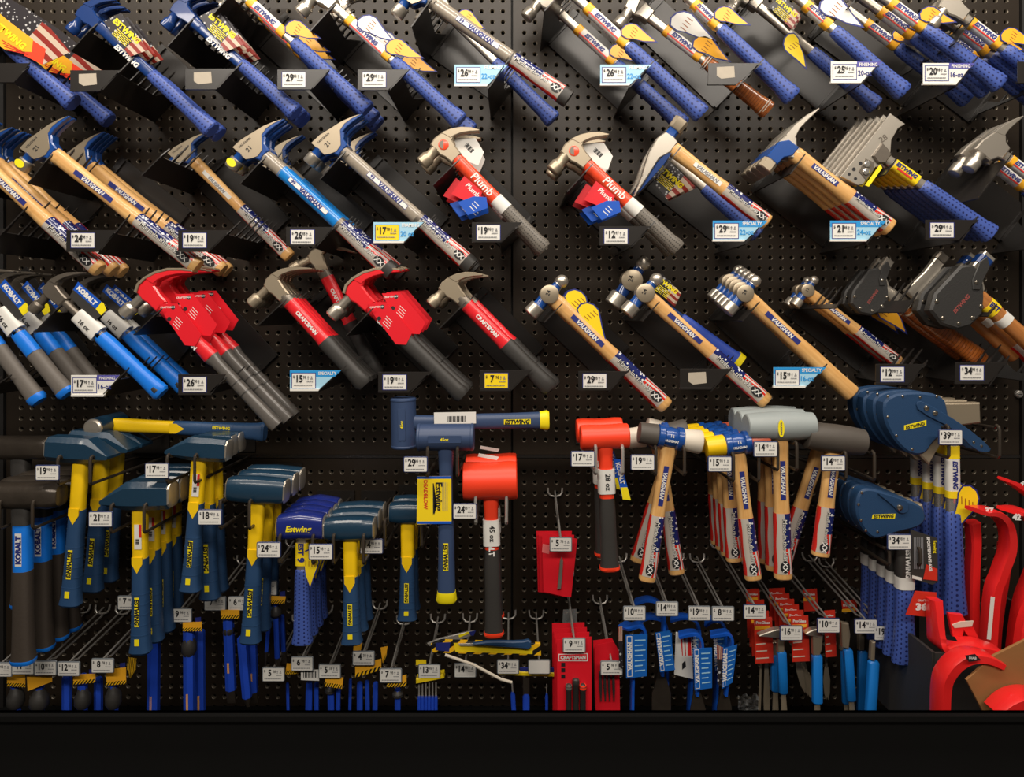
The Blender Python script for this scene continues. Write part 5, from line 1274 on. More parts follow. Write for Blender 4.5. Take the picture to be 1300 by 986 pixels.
card(ax, 'picture', [(1176, 716), (1190, 722), (1190, 737), (1172, 735)], 0.2931, reddk, 0.0002); card(ax, 'picture', [(1158, 730), (1170, 733), (1170, 737), (1158, 734)], 0.2931, cardwhite, 0.0002)
# ------------------------------------------------------------------ red wrecking bars, bin and carton
def arc_bar(name, pts, sec, m, parent=None):
    """flat bar swept through picture points with depths (px, py, d)"""
    q = [P(*p) for p in pts]; fine = []
    for i in range(len(q)-1):                      # Catmull-Rom
        p0, p1, p2, p3 = q[max(i-1, 0)], q[i], q[i+1], q[min(i+2, len(q)-1)]
        for k in range(5):
            t = k/5; fine.append(0.5*((2*p1)+(p2-p0)*t+(2*p0-5*p1+4*p2-p3)*t*t+(3*p1-p0-3*p2+p3)*t**3))
    fine.append(q[-1]); base = fine[-1].copy()
    n = len(fine)
    secs = [sec]*n if not isinstance(sec[0], (tuple, list)) else [tuple(sec[0][j]+(sec[1][j]-sec[0][j])*min(1, i/(n*0.35)) for j in range(2)) for i in range(n)]
    return MB().tube([p-base for p in fine], 0, 8, secs).done(name), base
def bar(name, cat, label, pts, sec, m, group=None, marks=(), lname='shaft'):
    me, base = arc_bar(lname, pts, sec, m); r = root(name, Matrix.Translation(base))
    O(lname, me, m, r, Matrix.Identity(4))
    for (s, px_, py_, d_, h_, mt, a_) in marks: letters_px(r, s, px_, py_, d_, h_, mt, a_, bold=0.05)
    return tag(r, label, cat, group)
bn = root('storage_bin', Matrix.Translation(P(1250, 905, 0.36)))
for nm, a, b_ in (('front', (1186, 828, 0.36), (1400, 960, 0.352)), ('back', (1166, 765, 0.06), (1342, 886, 0.052))):
    p0 = P(*a); p1 = P(b_[0], b_[1], a[2]); m = MB(); c = (p0+p1)/2; m.box((0, 0, 0), (abs(p1.x-p0.x)/2, 0.003, abs(p0.z-p1.z)/2))
    O('bin_panel', m.done('bin_panel', smooth=False), rubblack, bn, wm(bn).inverted() @ Matrix.Translation(c))
p0 = P(1186, 828, 0.36); m = MB(); zz = P(1186, 960, 0.36).z
m.box((0, 0, 0), (0.003, 0.15, (p0.z-zz)/2)); me_ = m.done('bin_panel', smooth=False)
for px_ in (1186, 1400): O('bin_panel', me_, rubblack, bn, wm(bn).inverted() @ Matrix.Translation((P(px_, 828, 0.36).x, -0.208, (p0.z+zz)/2)))
tag(bn, 'black bin standing below the axes holding the red bars', 'bin')
G = 'red wrecking bars'
W_ = ((0.004, 0.026), (0.010, 0.016))
a = bar('wrecking_bar', 'pry bar', 'red wrecking bar with hooked top marked 37', [(1240, 648, 0.30), (1260, 650, 0.29), (1276, 666, 0.28), (1279, 695, 0.275), (1268, 728, 0.27), (1258, 765, 0.265), (1250, 900, 0.25)], W_, barred, G, [])
letters_px(a, '37', 1256, 648, 0.315, 7, white, -4, bold=0.06)
a = bar('wrecking_bar', 'pry bar', 'red wrecking bar with hooked top marked 42', [(1282, 648, 0.29), (1298, 650, 0.28), (1316, 668, 0.27), (1322, 700, 0.265), (1308, 735, 0.26), (1294, 780, 0.255), (1280, 900, 0.24)], W_, barred, G, [])
letters_px(a, '42', 1291, 656, 0.31, 7, white, -4, bold=0.06)
a = bar('wrecking_bar', 'pry bar', 'red wrecking bar whose pointed claw stands highest of all', [(1274, 608, 0.26), (1300, 622, 0.25), (1330, 650, 0.24), (1336, 690, 0.235), (1322, 730, 0.23), (1305, 790, 0.225), (1296, 900, 0.22)], ((0.003, 0.014), (0.012, 0.016)), barred, G, [])
letters_px(a, '4', 1298, 613, 0.285, 6, white, -20)
bar('wrecking_bar', 'pry bar', 'red bar standing straight behind the one marked 37', [(1234, 662, 0.235), (1236, 690, 0.23), (1234, 740, 0.225), (1233, 900, 0.22)], ((0.012, 0.012), (0.010, 0.013)), barred, G)
bar('wrecking_bar', 'pry bar', 'red bar standing between the ones marked 37 and 42', [(1276, 690, 0.2), (1272, 730, 0.2), (1262, 800, 0.2), (1258, 900, 0.2)], (0.010, 0.013), barred, G)
bar('wrecking_bar', 'pry bar', 'red bar leaning against the edge of the shelf upright', [(1310, 770, 0.3), (1300, 800, 0.3), (1290, 900, 0.3)], (0.011, 0.013), barred, G)
a = bar('wrecking_bar', 'pry bar', 'red wrecking bar lying foot-up across the bin rim', [(1186, 760, 0.33), (1188, 800, 0.335), (1192, 818, 0.34), (1212, 820, 0.34), (1240, 818, 0.345), (1266, 826, 0.35)], ((0.010, 0.014), (0.006, 0.024)), barred, G)
c = card(a, 'black_badge', [(1200, 805), (1212, 808), (1216, 814), (1202, 812)], 0.372, ink, 0.0004)
px_prism(a, 'forked_claw', [(1204, 778), (1222, 780), (1226, 788), (1236, 796), (1244, 812), (1232, 812), (1224, 800), (1222, 812), (1210, 808)], 0.31, 0.318, barred, 0.001)
px_prism(a, 'worn_edge', [(1209, 793), (1220, 789), (1236, 788), (1234, 795), (1212, 797)], 0.318, 0.320, offwhite, 0)
tg = card(None, 'red_size_tag', [(1162, 750), (1189, 752), (1189, 784), (1150, 780)], 0.31, reddk, 0.001)
tag(tg, 'red paper tag printed 36 hanging under the axe leaflet', 'tag'); letters_px(tg, '36', 1170, 770, 0.3105, 8, white, 0, sx=1.25, bold=0.06)
letters_px(tg, 'CRAFTSMAN', 1175, 762, 0.3105, 2.6, white, 0, fit=20)
a = bar('wrecking_bar', 'pry bar', 'large red gooseneck bar curling over the bin front', [(1267, 841, 0.43), (1246, 832, 0.43), (1222, 833, 0.425), (1202, 850, 0.42), (1194, 878, 0.415), (1194, 960, 0.41)], ((0.006, 0.017), (0.010, 0.018)), barred, G)
c = card(a, 'black_badge', [(1225, 832), (1238, 830), (1246, 838), (1230, 840)], 0.4535, ink, 0.0006); letters_px(c, 'DIAB', 1235, 835, 0.4545, 3, white, -4)
bar('wrecking_bar', 'pry bar', 'red gooseneck bar peeping over the carton flap', [(1262, 903, 0.47), (1282, 888, 0.47), (1310, 884, 0.465), (1330, 900, 0.46), (1335, 960, 0.46)], ((0.008, 0.02), (0.011, 0.022)), barred, G)
ct = px_prism(None, 'carton_flap', [(1227, 863), (1262, 832), (1310, 808), (1310, 930), (1262, 930)], 0.437, 0.442, cardboard, 0.0006)
tag(ct, 'brown corrugated carton flap in front of the red bars', 'carton')
card(a, 'price_sticker', [(1258, 757), (1263, 758), (1258, 812), (1253, 811)], 0.285, cardwhite, 0.0006)
# round snap knob on the board by the axes
kb = root('wall_knob', Matrix.Translation(P(1292, 500, 0.0)))
rg = lambda z, k: [(k*math.cos(t*math.pi/8), k*math.sin(t*math.pi/8), z) for t in range(16)]
O('knob', MB().loft([rg(0, .009), rg(.006, .009), rg(.009, .006)]).done('knob'), wire, kb, FACE)
O('slot_screw', MB().box((0, 0, 0.0092), (0.0045, 0.0008, 0.0003)).done('slot_screw', smooth=False), ink, kb, FACE)
tag(kb, 'round steel fixing screw in the pegboard beside the axe sheaths', 'screw')

# ------------------------------------------------------------------ small carded tools on zinc hooks
def chisel(label, x0, y0, x1, y1, d, wt=13, m=None, tip=None, guard=None, wtip=None, tipl=0.16, group='blue chisels', cardpx=None, name='cold_chisel', cat='chisel', mark=False, hexn=6):
    """hexagonal lacquered bar with bare cutting end, optional hand guard and hazard-striped card"""
    M, L = frame((x0, y0), (x1, y1), d); r = root(name, M); w_ = wt/pxm(d)/2
    rg = lambda x, k, kz=None: [(x, k*math.cos(t*2*math.pi/hexn+math.pi/2), (kz or k)*math.sin(t*2*math.pi/hexn+math.pi/2)) for t in range(hexn)]
    O('shaft', MB().loft([rg(0, w_*.85), rg(0.004, w_), rg(L*(1-tipl), w_)]).done('shaft', ang=0.4), m or rodblue, r, Matrix.Identity(4))
    wt2 = (wtip/pxm(d)/2) if wtip else w_*0.9
    O('cutting_end', MB().loft([rg(L*(1-tipl), w_*.97), rg(L*(1-tipl*.35), wt2, w_*.5), rg(L, wt2, 0.0012)]).done('cutting_end', ang=0.4), tip or forged, r, Matrix.Identity(4))
    if guard:
        g0, g1, gw = guard; q = lambda x, k: xr(x, k, k, 18, 2.0)
        x_0, x_1 = g0*L, g1*L; k = gw/pxm(d)/2
        O('hand_guard', MB().loft([q(x_0, k*.5), q(x_0+(x_1-x_0)*.25, k*.75), q(x_0+(x_1-x_0)*.45, k), q(x_0+(x_1-x_0)*.8, k), q(x_1, k*.7)]).done('hand_guard'), rubblack, r, Matrix.Identity(4))
    if mark: local_card(r, 'yellow_mark', [(0.5*L/mm, -2), (0.62*L/mm, -2), (0.62*L/mm, 2), (0.5*L/mm, 2)], w_/mm*0.9, orgcard, 0.8)
    if cardpx:
        c = card(r, 'striped_card', cardpx, d+0.016, orgcard, 0.0008)
        xs = [p[0] for p in cardpx]; ys = [p[1] for p in cardpx]; xa, xb = min(xs), max(xs); yb = max(ys); lo = [p for p in cardpx if p[1] > (min(ys)+yb)/2]
        lo.sort(key=lambda p: p[0]); (lx, ly), (rx, ry) = lo[0], lo[-1]
        card(c, 'hazard_stripe', [(lx, ly-4.5), (rx, ry-4.5), (rx, ry), (lx, ly)], d+0.0163, hz, 0.0003)
        card(c, 'hole_strip', [(xb-8, min(ys)-5), (xb-1, min(ys)-6), (xb-1, min(ys)+1), (xb-8, min(ys)+1)], d+0.012, navyink, 0.0006)
    return tag(r, label, cat, group)
# left group under the long sledges
for (tx, ty, pr, what) in ((1, 850, '9.98', 'by the slotted upright post'), (29, 847, '11.98', 'under the foremost long sledge'), (57.5, 848, '10.98', 'beside the long sledges'), (87, 849, '12.98', 'with the dim navy punch'), (130, 845, '8.78', 'beside the barcode-stickered sledges')):
    peg_hook(tx, ty, pr, what, 0.20)
chisel('dim guarded chisel under the foremost long sledge', 20, 852, 20, 960, 0.17, 11, guard=(0.18, 0.42, 20), cardpx=[(9, 856), (32, 856), (32, 872), (9, 871)])
chisel('dim guarded chisel with tilted striped card', 50, 856, 50, 965, 0.175, 11, guard=(0.16, 0.40, 22), cardpx=[(34, 858), (66, 857), (66, 865), (35, 877)])
chisel('dim slender navy punch beside the tilted striped card', 85, 858, 85, 960, 0.15, 11)
chisel('dim guarded chisel with level striped card', 105, 856, 105, 960, 0.17, 11, guard=(0.16, 0.4, 19), cardpx=[(93, 856), (121, 855), (121, 866), (93, 869)])
chisel('dim slender punch between two guarded chisels', 125, 860, 125, 960, 0.14, 10)
chisel('dim guarded chisel with two striped cards', 144, 852, 144, 960, 0.17, 11, guard=(0.16, 0.42, 19), cardpx=[(135, 850), (160, 847), (160, 868), (135, 870)])
yc = card(None, 'striped_tag', [(162, 834), (173, 836), (172, 850), (165, 862), (161, 848)], 0.12, hz, 0.001); tag(yc, 'narrow striped tag hanging edgeways beside the guarded chisels', 'tag')
for (tx, ty, pr, what) in ((163, 765, '7.98', 'half hidden by the barcode-stickered sledge'), (229.5, 781, '9.98', 'with the widest guarded chisel'), (273, 766, '7.98', 'below the aslant sledge'), (303, 766, '6.60', 'half hidden by the square-headed sledge')):
    peg_hook(tx, ty, pr, what, 0.16)
chisel('long cobalt bar hanging behind the barcode-stickered sledge', 196, 800, 194, 960, 0.10, 15, mark=True)
chisel('wide cobalt chisel with heavy guard', 240, 795, 241, 960, 0.17, 14, guard=(0.06, 0.22, 18), mark=True, cardpx=[(232, 790), (256, 789), (256, 801), (232, 801)])
chisel('cobalt chisel close behind the heavy-guarded one', 254, 800, 255, 960, 0.13, 12, mark=True)
chisel('cobalt chisel with blunt grey tip below the 6.60 tag', 290, 785, 294, 892, 0.15, 13, guard=(0.06, 0.20, 13), mark=True, tipl=0.16, cardpx=[(280, 774), (304, 774), (304, 785), (281, 786)])
chisel('cobalt chisel tapering to a narrow point', 307, 808, 315, 897, 0.17, 12, tipl=0.14, wtip=5)
chisel('flat-tipped cobalt chisel beside the narrow point', 320, 812, 322, 892, 0.14, 12, tipl=0.18, wtip=12, mark=True)
for (tx, ty, pr, what) in ((337.5, 746.5, '4.38', 'beside the square-headed sledges'), (347, 856, '5.38', 'without a card of its own'), (383.5, 842.5, '6.98', 'with a barcode card'), (418.5, 852, '5.38', 'below the short yellow-necked hammers'), (461.5, 835.5, '4.38', 'with the folded striped card'), (496, 857.5, '7.98', 'under the small navy club hammers')):
    peg_hook(tx, ty, pr, what, 0.18)
chisel('guarded cobalt chisel with brown flat tip', 350, 765, 353, 852, 0.17, 7, guard=(0.04, 0.2, 14), tipl=0.2, wtip=8, cardpx=[(340, 756), (363, 757), (361, 766), (340, 766)])
chisel('thin cobalt punch ending in a needle', 342, 782, 337, 846, 0.15, 5, tipl=0.3, wtip=2, name='punch', cat='punch')
chisel('slim cobalt chisel beside the brown flat tip', 358, 780, 361, 842, 0.14, 6, tipl=0.25, wtip=8)
for k, (x, y0, y1, w_) in enumerate(((393, 866, 960, 9), (402, 866, 950, 6), (420, 868, 960, 9), (430, 866, 950, 6), (457, 866, 960, 8), (466, 864, 950, 6), (477, 866, 960, 7), (505, 874, 960, 8), (365, 866, 950, 4), (445, 862, 955, 4))):
    chisel('short cobalt punch hanging in the row below the drilling hammers', x, y0, x+(k % 3-1)*2, y1, 0.12+0.01*(k % 4), w_, group='short cobalt punches', name='punch', cat='punch', guard=(0.02, 0.12, w_+6) if k in (2, 7) else None)
def scard(name, label, pts, d, m=None, lines=True):
    c = card(None, name, pts, d, m or orgcard, 0.001); tag(c, label, 'card'); ys = [p[1] for p in pts]
    lo = sorted([p for p in pts if p[1] > (min(ys)+max(ys))/2]); (lx, ly), (rx, ry) = lo[0], lo[-1]
    card(c, 'hazard_stripe', [(lx, ly-5), (rx, ry-5), (rx, ry), (lx, ly)], d+0.0003, hz, 0.0003)
    return c
scard('striped_card', 'striped card half behind the barcode card', [(364, 842), (380, 842), (378, 855), (362, 856)], 0.17)
bc = card(None, 'barcode_card', [(382, 850), (406, 850), (405, 864), (382, 863)], 0.175, cardwhite, 0.001); tag(bc, 'white barcode card under the 6.98 tag', 'card')
for i in range(9): card(bc, 'bar_line', [(385+i*2.1, 852), (385.9+i*2.1+0.4*(i % 2), 852), (385.9+i*2.1+0.4*(i % 2), 860), (385+i*2.1, 860)], 0.1755, ink, 0.0002)
scard('striped_card', 'striped card below the tag near the short yellow-necked hammers', [(413, 861), (436, 860), (434, 874), (412, 871)], 0.178)
scard('striped_card', 'folded striped card sloping behind the 4.38 tag', [(451, 845), (484, 836), (484, 850), (451, 860)], 0.176)
scard('striped_card', 'upright folded striped card with navy corner', [(449, 817), (460, 816), (457, 830), (448, 835)], 0.12)
scard('striped_card', 'tall striped card leaning beside the folded one', [(483, 822), (492, 820), (490, 834), (486, 842)], 0.15)
scard('striped_card', 'striped card under the small navy club hammers', [(491, 864), (516, 856), (516, 871), (491, 872)], 0.178)
# punch set in a yellow holder, loose level tool pack, picks
for (tx, ty, pr, what, bl) in ((545, 852, '13.98', 'with the six-punch set', False), (590.5, 851, '14.98', 'standing empty under the yellow pack', False), (645, 846.5, '34.98', 'under the yellow pack', False), (684.5, 846.5, None, 'with a blank white tag', True)):
    peg_hook(tx, ty, pr, what, 0.17, blank=bl)
ps = root('punch_set', Matrix.Translation(P(542, 862, 0.16)))
px_prism(ps, 'yellow_holder', [(528, 862), (563, 856), (564, 861), (528, 868)], 0.15, 0.172, ylwcard, 0.001); px_prism(ps, 'top_card', [(528, 838), (541, 838), (541, 844), (528, 844)], 0.15, 0.153, ylwcard, 0)
for i in range(6):
    x = 532+i*4.3; Mt, L = frame((x, 866), (x, 960), 0.162)
    q = lambda t, k: xr(t, k, k, 8, 2.0)
    O('punch', MB().loft([q(0, .0016), q(.026, .0018), q(.03, .003), q(L, .0032)]).done('punch'), rodblue if False else wire, ps, wm(ps).inverted() @ Mt)
    O('punch_grip', MB().loft([q(.028, .0026), q(.034, .0036), q(L, .0036)]).done('punch_grip'), rodblue, ps, wm(ps).inverted() @ Mt)
tag(ps, 'set of six thin punches in a yellow holder', 'punch set')
pk = px_prism(None, 'tool_pack', [(547, 818), (560, 813), (686, 817), (687, 832), (600, 830), (549, 828)], 0.188, 0.196, hz, 0.0004); tag(pk, 'yellow blister pack with navy tool lying level on the hooks', 'pack')
px_prism(pk, 'yellow_print', [(576, 816), (676, 819), (676, 830), (578, 827)], 0.196, 0.1966, ylwcard, 0); px_prism(pk, 'navy_print_panel', [(553, 816), (572, 815), (570, 827), (553, 825)], 0.196, 0.1966, navyink, 0)
px_prism(pk, 'tool_handle', smoothpoly([(624, 814), (660, 815), (674, 812), (675, 825), (660, 823), (626, 821), (600, 819), (600, 817)], 1), 0.1966, 0.207, navygrip, 0.002); px_prism(pk, 'tool_blade', [(582, 817), (626, 816), (626, 820), (584, 820)], 0.1966, 0.200, wire, 0.0005)
lt = px_prism(None, 'flat_scraper', smoothpoly([(541, 815), (596, 801), (604, 801), (600, 808), (546, 822)], 1), 0.15, 0.156, wire, 0.001); tag(lt, 'small steel scraper with yellow print tilted above the yellow pack', 'scraper')
px_prism(lt, 'yellow_print', [(582, 806), (595, 801.5), (596, 804), (583, 809)], 0.156, 0.1566, ylw, 0); px_prism(lt, 'dark_end', [(596, 802), (604, 800.5), (601, 807), (597, 806)], 0.156, 0.158, navyink, 0)
pb = root('pry_rod', Matrix.Translation(P(600, 843, 0.2))); O('rod', MB().tube([P(565, 831, 0.205)-P(600, 843, .2), P(600, 843, 0.205)-P(600, 843, .2), P(636, 862, 0.205)-P(600, 843, .2), P(650, 866, 0.205)-P(600, 843, .2)], 0.003, 8).done('rod'), offwhite, pb, Matrix.Identity(4)); tag(pb, 'bent pale rod poking out from under the yellow pack', 'rod')
for k, (x, y0, x1, w_, lab) in enumerate(((650, 866, 656, 6, 'slanting blue-handled pick'), (668, 860, 668, 9, 'blue-handled scraper with brown blade'), (694, 868, 694, 4, 'thin blue-handled pick'))):
    Mt, L = frame((x, y0), (x1, 962), 0.15); r = root('hand_pick', Mt); k2 = w_/pxm(0.15)/2; t = 0.02 if k != 1 else 0.034
    O('shaft', MB().loft([xr(0, k2*(.35 if k != 1 else .95), k2*.3, 10), xr(t+.004, k2*(.35 if k != 1 else .95), k2*.3, 10)]).done('shaft'), wire if k != 1 else forged, r, Matrix.Identity(4))
    O('handle', MB().loft([xr(t, k2*.6, k2*.6, 12), xr(t+.006, k2, k2*.8, 12), xr(L, k2, k2*.8, 12)]).done('handle'), rodblue, r, Matrix.Identity(4)); tag(r, lab+' below the yellow pack', 'pick')
yb = px_prism(None, 'level_pack', [(634, 852), (704, 854), (704, 859), (634, 857)], 0.15, 0.158, ylwcard, 0.0008); tag(yb, 'narrow yellow strip pack behind the 34.98 tag', 'pack'); px_prism(yb, 'navy_edge', [(660, 848), (703, 848), (703, 854), (660, 853)], 0.152, 0.156, navyink, 0)
# red carded sets
def redpack(label, pts, d, tool, dark=False, group='red carded sets', head=None):
    c = card(None, 'red_pack', pts, d, redcard if not dark else reddk, 0.0012); tag(c, label, 'pack', group)
    return c
peg_hook(712, 691, '5.78', 'with the red nail set cards', 0.19, rise=0.045)
for k, (o_, dd) in enumerate(((0, 0.165), (-4, 0.15), (-7, 0.135))):
    c = redpack('red carded nail set, foremost of three on one hook' if k == 0 else 'red carded nail set behind the foremost one on its hook', [(688+o_, 676-k), (733+o_, 684-k*5), (725+o_, 758-k), (716+o_, 757), (690+o_, 751)], dd, None, group='red nail set cards')
    if k == 0:
        q = px_prism(c, 'nail_set', [(713, 707), (715, 712), (713.5, 735), (712, 748), (707.5, 748), (709, 735), (711, 712)], dd, dd+0.006, steel, 0.001)
    b_ = card(c, 'print_lines', [(689, 690), (698, 692), (697, 703), (688, 701)], dd+0.0004, mat('pale_red_print', (240, 120, 120), 0.5), 0.0003)
peg_hook(729, 819, '9.78', 'with the red three-piece set', 0.21, rise=0.05)
ph = px_prism(None, 'hang_tab', [(715, 774), (732, 773), (733, 791), (714, 792)], 0.12, 0.122, clear, 0); tag(ph, 'clear plastic hang tab above the red three-piece set', 'hang tab')
for k, dd in enumerate((0.205, 0.185, 0.165, 0.145)):
    c = redpack('red carded three-piece punch set, foremost on its hook' if k == 0 else 'red punch set card behind the foremost one on its hook', [(707-k*2, 812-k*7), (751-k*3, 808-k*6), (751-k*2, 960), (708-k*2, 960)], dd, None, group='red punch set cards')
    if k == 0:
        w_ = card(c, 'brand_frame', [(709, 830), (746, 829), (746, 839), (709, 839)], dd+0.0005, white, 0.0003); w2 = card(w_, 'brand_panel', [(710, 831), (745, 830), (745, 838), (710, 838)], dd+0.0008, redcard, 0.0003)
        letters_px(w_, 'CRAFTSMAN', 727.5, 834.3, dd+0.0012, 5.2, white, 0.8, bold=0.05, fit=32)
        for (x, y) in ((715, 843), (715, 850), (715, 858)): card(c, 'size_mark', [(x-2.5, y-2), (x+2.5, y-2), (x+2.5, y+3), (x-2.5, y+3)], dd+0.0005, ink, 0.0003)
        for (x, w2, y0, mt) in ((722, 8, 868, rubblack), (731, 9, 861, rubblack), (740, 9, 868, rubblack)):
            Mt, L = frame((x, y0), (x, 960), dd+0.006); k2 = w2/pxm(dd)/2; ML_ = wm(c).inverted() @ Mt
            O('punch', MB().loft([xr(0, k2*.5, k2*.5, 12), xr(.004, k2, k2, 12), xr(.012, k2, k2, 12), xr(.014, k2*.85, k2*.85, 12), xr(L, k2*.85, k2*.85, 12)]).done('punch'), mt, c, ML_)
            O('colour_cap', MB().loft([xr(.002, k2*.95, k2*.95, 12), xr(.008, k2*1.05, k2*1.05, 12), xr(.011, k2*.95, k2*.95, 12)]).done('colour_cap'), orange if x == 740 else (rubgrey if x == 722 else rubblack), c, ML_)
peg_hook(776.5, 848, '5.98', 'with the red four-punch card', 0.19, rise=0.05)
for k, dd in enumerate((0.17, 0.15)):
    c = redpack('red card of four black punches' if k == 0 else 'red card behind the four black punches', [(755-k*2, 819-k*6), (779-k*2, 814-k*4), (786-k*2, 826-k*3), (788, 960), (757, 960)], dd, None, group='red four-punch cards')
    if k == 0:
        for i in range(4):
            Mt, L = frame((762+i*5.5, 852), (762+i*5.5+1, 890), dd+0.004)
            O('punch', MB().loft([xr(0, .003, .003, 8), xr(L*.6, .003, .003, 8), xr(L, .0012, .0012, 8)]).done('punch'), rubblack, c, wm(c).inverted() @ Mt)

# ------------------------------------------------------------------ blue flat bars with blue cards
def flatbar(label, hookpts, stem, tipc, cardpts, d, cards='blue', txt_ang=90, flagside=None, tipm=None):
    me, base = arc_bar('bar', hookpts+stem, (0.0035, 0.012), barblue); r = root('flat_pry_bar', Matrix.Translation(base)); O('bar', me, barblue, r, Matrix.Identity(4))
    x, y = stem[-1][0], stem[-1][1]; dd = stem[-1][2]
    if tipc: px_prism(r, 'flared_end', tipc, dd-0.003, dd+0.003, tipm or forged, 0.0008)
    c = card(r, 'blue_card', cardpts, d, mat('blue_print_card', (28, 98, 184), 0.35), 0.001)
    (xa, ya), (xb, yb), (xc, yc_), (xd, yd) = cardpts
    f = lambda u, v: (xa+(xb-xa)*u+(xd-xa)*v+(xa-xb+xc-xd)*u*v, ya+(yb-ya)*u+(yd-ya)*v+(ya-yb+yc_-yd)*u*v)
    o_ = card(c, 'brand_strip', [f(.06, .03), f(.30, .03), f(.30, .97), f(.06, .97)], d+0.0004, white, 0.0003); card(o_, 'strip_inner', [f(.09, .045), f(.27, .045), f(.27, .955), f(.09, .955)], d+0.0006, navyink if False else MATS['blue_print_card'], 0.0002)
    p = f(.18, .5); letters_px(o_, 'VAUGHAN', p[0], p[1], d+0.001, 5.0, white, 90-math.degrees(math.atan2(xd-xa, yd-ya))*-1 if False else 90+math.degrees(math.atan2(xd-xa, yd-ya)), bold=0.05, fit=(yd-ya)*0.75)
    for i in range(7):
        q = .12+.12*i; card(c, 'text_line', [f(.42, q), f(.92-.12*(i % 2), q), f(.92-.12*(i % 2), q+.025), f(.42, q+.025)], d+0.0004, lightblue, 0.0002)
    if flagside: card(r, 'flag_side', flagside, d-0.004, flagc, 0.0008, uvang=90)
    return tag(r, label, 'pry bar', 'blue flat bars')
for (tx, ty, pr, what) in ((805.5, 778.5, '10.98', 'with the first blue flat bar'), (847, 773, '14.98', 'with the nail-slot blue flat bar'), (888, 778.5, '19.98', 'beside the striped white card'), (918, 779, '8.98', 'with the flag-sided blue flat bar')):
    peg_hook(tx, ty, pr, what, 0.2, rise=0.03)
flatbar('blue flat bar in widest blue card', [(790, 792, .15), (800, 795, .17), (812, 793, .18), (818, 802, .18)], [(808, 820, .178), (803, 860, .178), (802, 960, .178)], None, [(794, 806), (822, 805), (821, 858), (795, 861)], 0.205, flagside=[(785, 796), (790, 795), (791, 850), (786, 846)])
flatbar('blue flat bar with flared nail-slot end', [(806, 764, .12), (822, 760, .13), (836, 765, .14), (842, 778, .145)], [(842, 800, .145), (841, 830, .145), (840, 855, .145)], [(837, 850), (843, 850), (852, 880), (852, 960), (827, 960), (828, 880)], [(832, 803), (851, 800), (857, 850), (838, 853)], 0.19)
flatbar('blue flat bar hidden behind the flared-end one', [(812, 786, .1), (824, 782, .11), (838, 785, .12), (845, 795, .12)], [(846, 820, .12), (846, 850, .12), (846, 870, .12)], None, [(838, 806), (853, 803), (854, 845), (841, 848)], 0.15)
flatbar('blue flat bar with striped white card', [(862, 806, .18), (874, 803, .185), (885, 804, .19), (890, 814, .19)], [(889, 830, .188), (886, 860, .186), (884, 880, .185)], [(882, 874), (888, 874), (896, 900), (898, 960), (876, 960), (877, 900)], [(880, 823), (904, 822), (904, 873), (882, 876)], 0.21)
wcd = card(None, 'striped_white_card', [(858, 802), (878, 806), (880, 862), (856, 856)], 0.17, cardwhite, 0.001); tag(wcd, 'white card with red stripes beside the blue flat bars', 'card')
for (x0, x1) in ((864, 866), (868, 870), (873, 877)): card(wcd, 'red_stripe', [(x0, 809), (x1, 809), (x1+1, 832), (x0+(2 if x0 < 870 else 0), 832)], 0.1704, redink, 0.0003)
card(wcd, 'figure_print', [(866, 842), (870, 838), (871, 846), (866, 850)], 0.1704, ink, 0.0003)
flatbar('blue flat bar with flag-sided card', [(902, 805, .18), (914, 803, .185), (924, 803, .19), (928, 812, .19)], [(925, 830, .188), (922, 860, .186), (920, 880, .185)], [(917, 870), (923, 870), (929, 898), (930, 960), (911, 960), (911, 898)], [(918, 823), (936, 818), (930, 866), (917, 874)], 0.21, flagside=[(910, 818), (918, 822), (916, 872), (911, 868)])
flatbar('blue flat bar rear of the striped white card', [(852, 785, .12), (866, 782, .13), (880, 785, .135), (886, 795, .14)], [(886, 815, .14), (878, 850, .14), (872, 960, .14)], None, [(880, 806), (890, 806), (889, 850), (881, 852)], 0.16)
flatbar('blue flat bar rear of the flag-sided one', [(896, 790, .12), (904, 786, .13), (914, 788, .135), (919, 798, .14)], [(919, 815, .14), (910, 850, .14), (906, 960, .14)], None, [(906, 806), (920, 805), (918, 850), (908, 852)], 0.16)

# ------------------------------------------------------------------ blue-handled pullers with red cards
for (tx, ty, pr, what, df) in ((958.5, 776.5, '14.98', 'rear of the red tool cards', -0.01), (1004.5, 803.5, '16.98', 'in front of the curved bright claw', -0.01), (1052, 794, '10.98', 'with the middle blue-handled puller', -0.02), (1099.5, 795, '14.98', 'with the slanting blue-handled puller', -0.02), (1124, 803.5, '19.98', 'tucked behind the slanting puller', -0.02)):
    peg_hook(tx, ty, pr, what, 0.22, rise=0.05, drift=df, rim=NAVYRIM)
def puller(label, x0, y0, x1, y1, d, wt, head, claw=None, tipl=0.14, tipw=1.3):
    M, L = frame((x0, y0), (x1, y1), d); r = root('nail_puller', M); k = wt/pxm(d)/2
    O('handle', MB().loft([xr(0.0, k*.7, k*.6, 12), xr(.004, k, k*.8, 12), xr(L*(1-tipl)-.003, k, k*.8, 12), xr(L*(1-tipl), k*.8, k*.6, 12)]).done('handle'), mat('azure_grip', (22, 116, 200), 0.4), r, Matrix.Identity(4))
    O('blade', MB().loft([xr(L*(1-tipl)-.002, k*.5, k*.4, 10), xr(L*(1-tipl*.5), k*.8, k*.3, 10), xr(L, k*tipw, .001, 10)]).done('blade'), cheek, r, Matrix.Identity(4))
    px_prism(r, 'bright_head', head, d-0.006, d+0.006, cheek, 0.0015)
    if claw: px_prism(r, 'curved_claw', smoothpoly(claw, 2), d-0.008, d+0.008, steel, 0.0015)
    return tag(r, label, 'puller', 'blue-handled nail pullers')
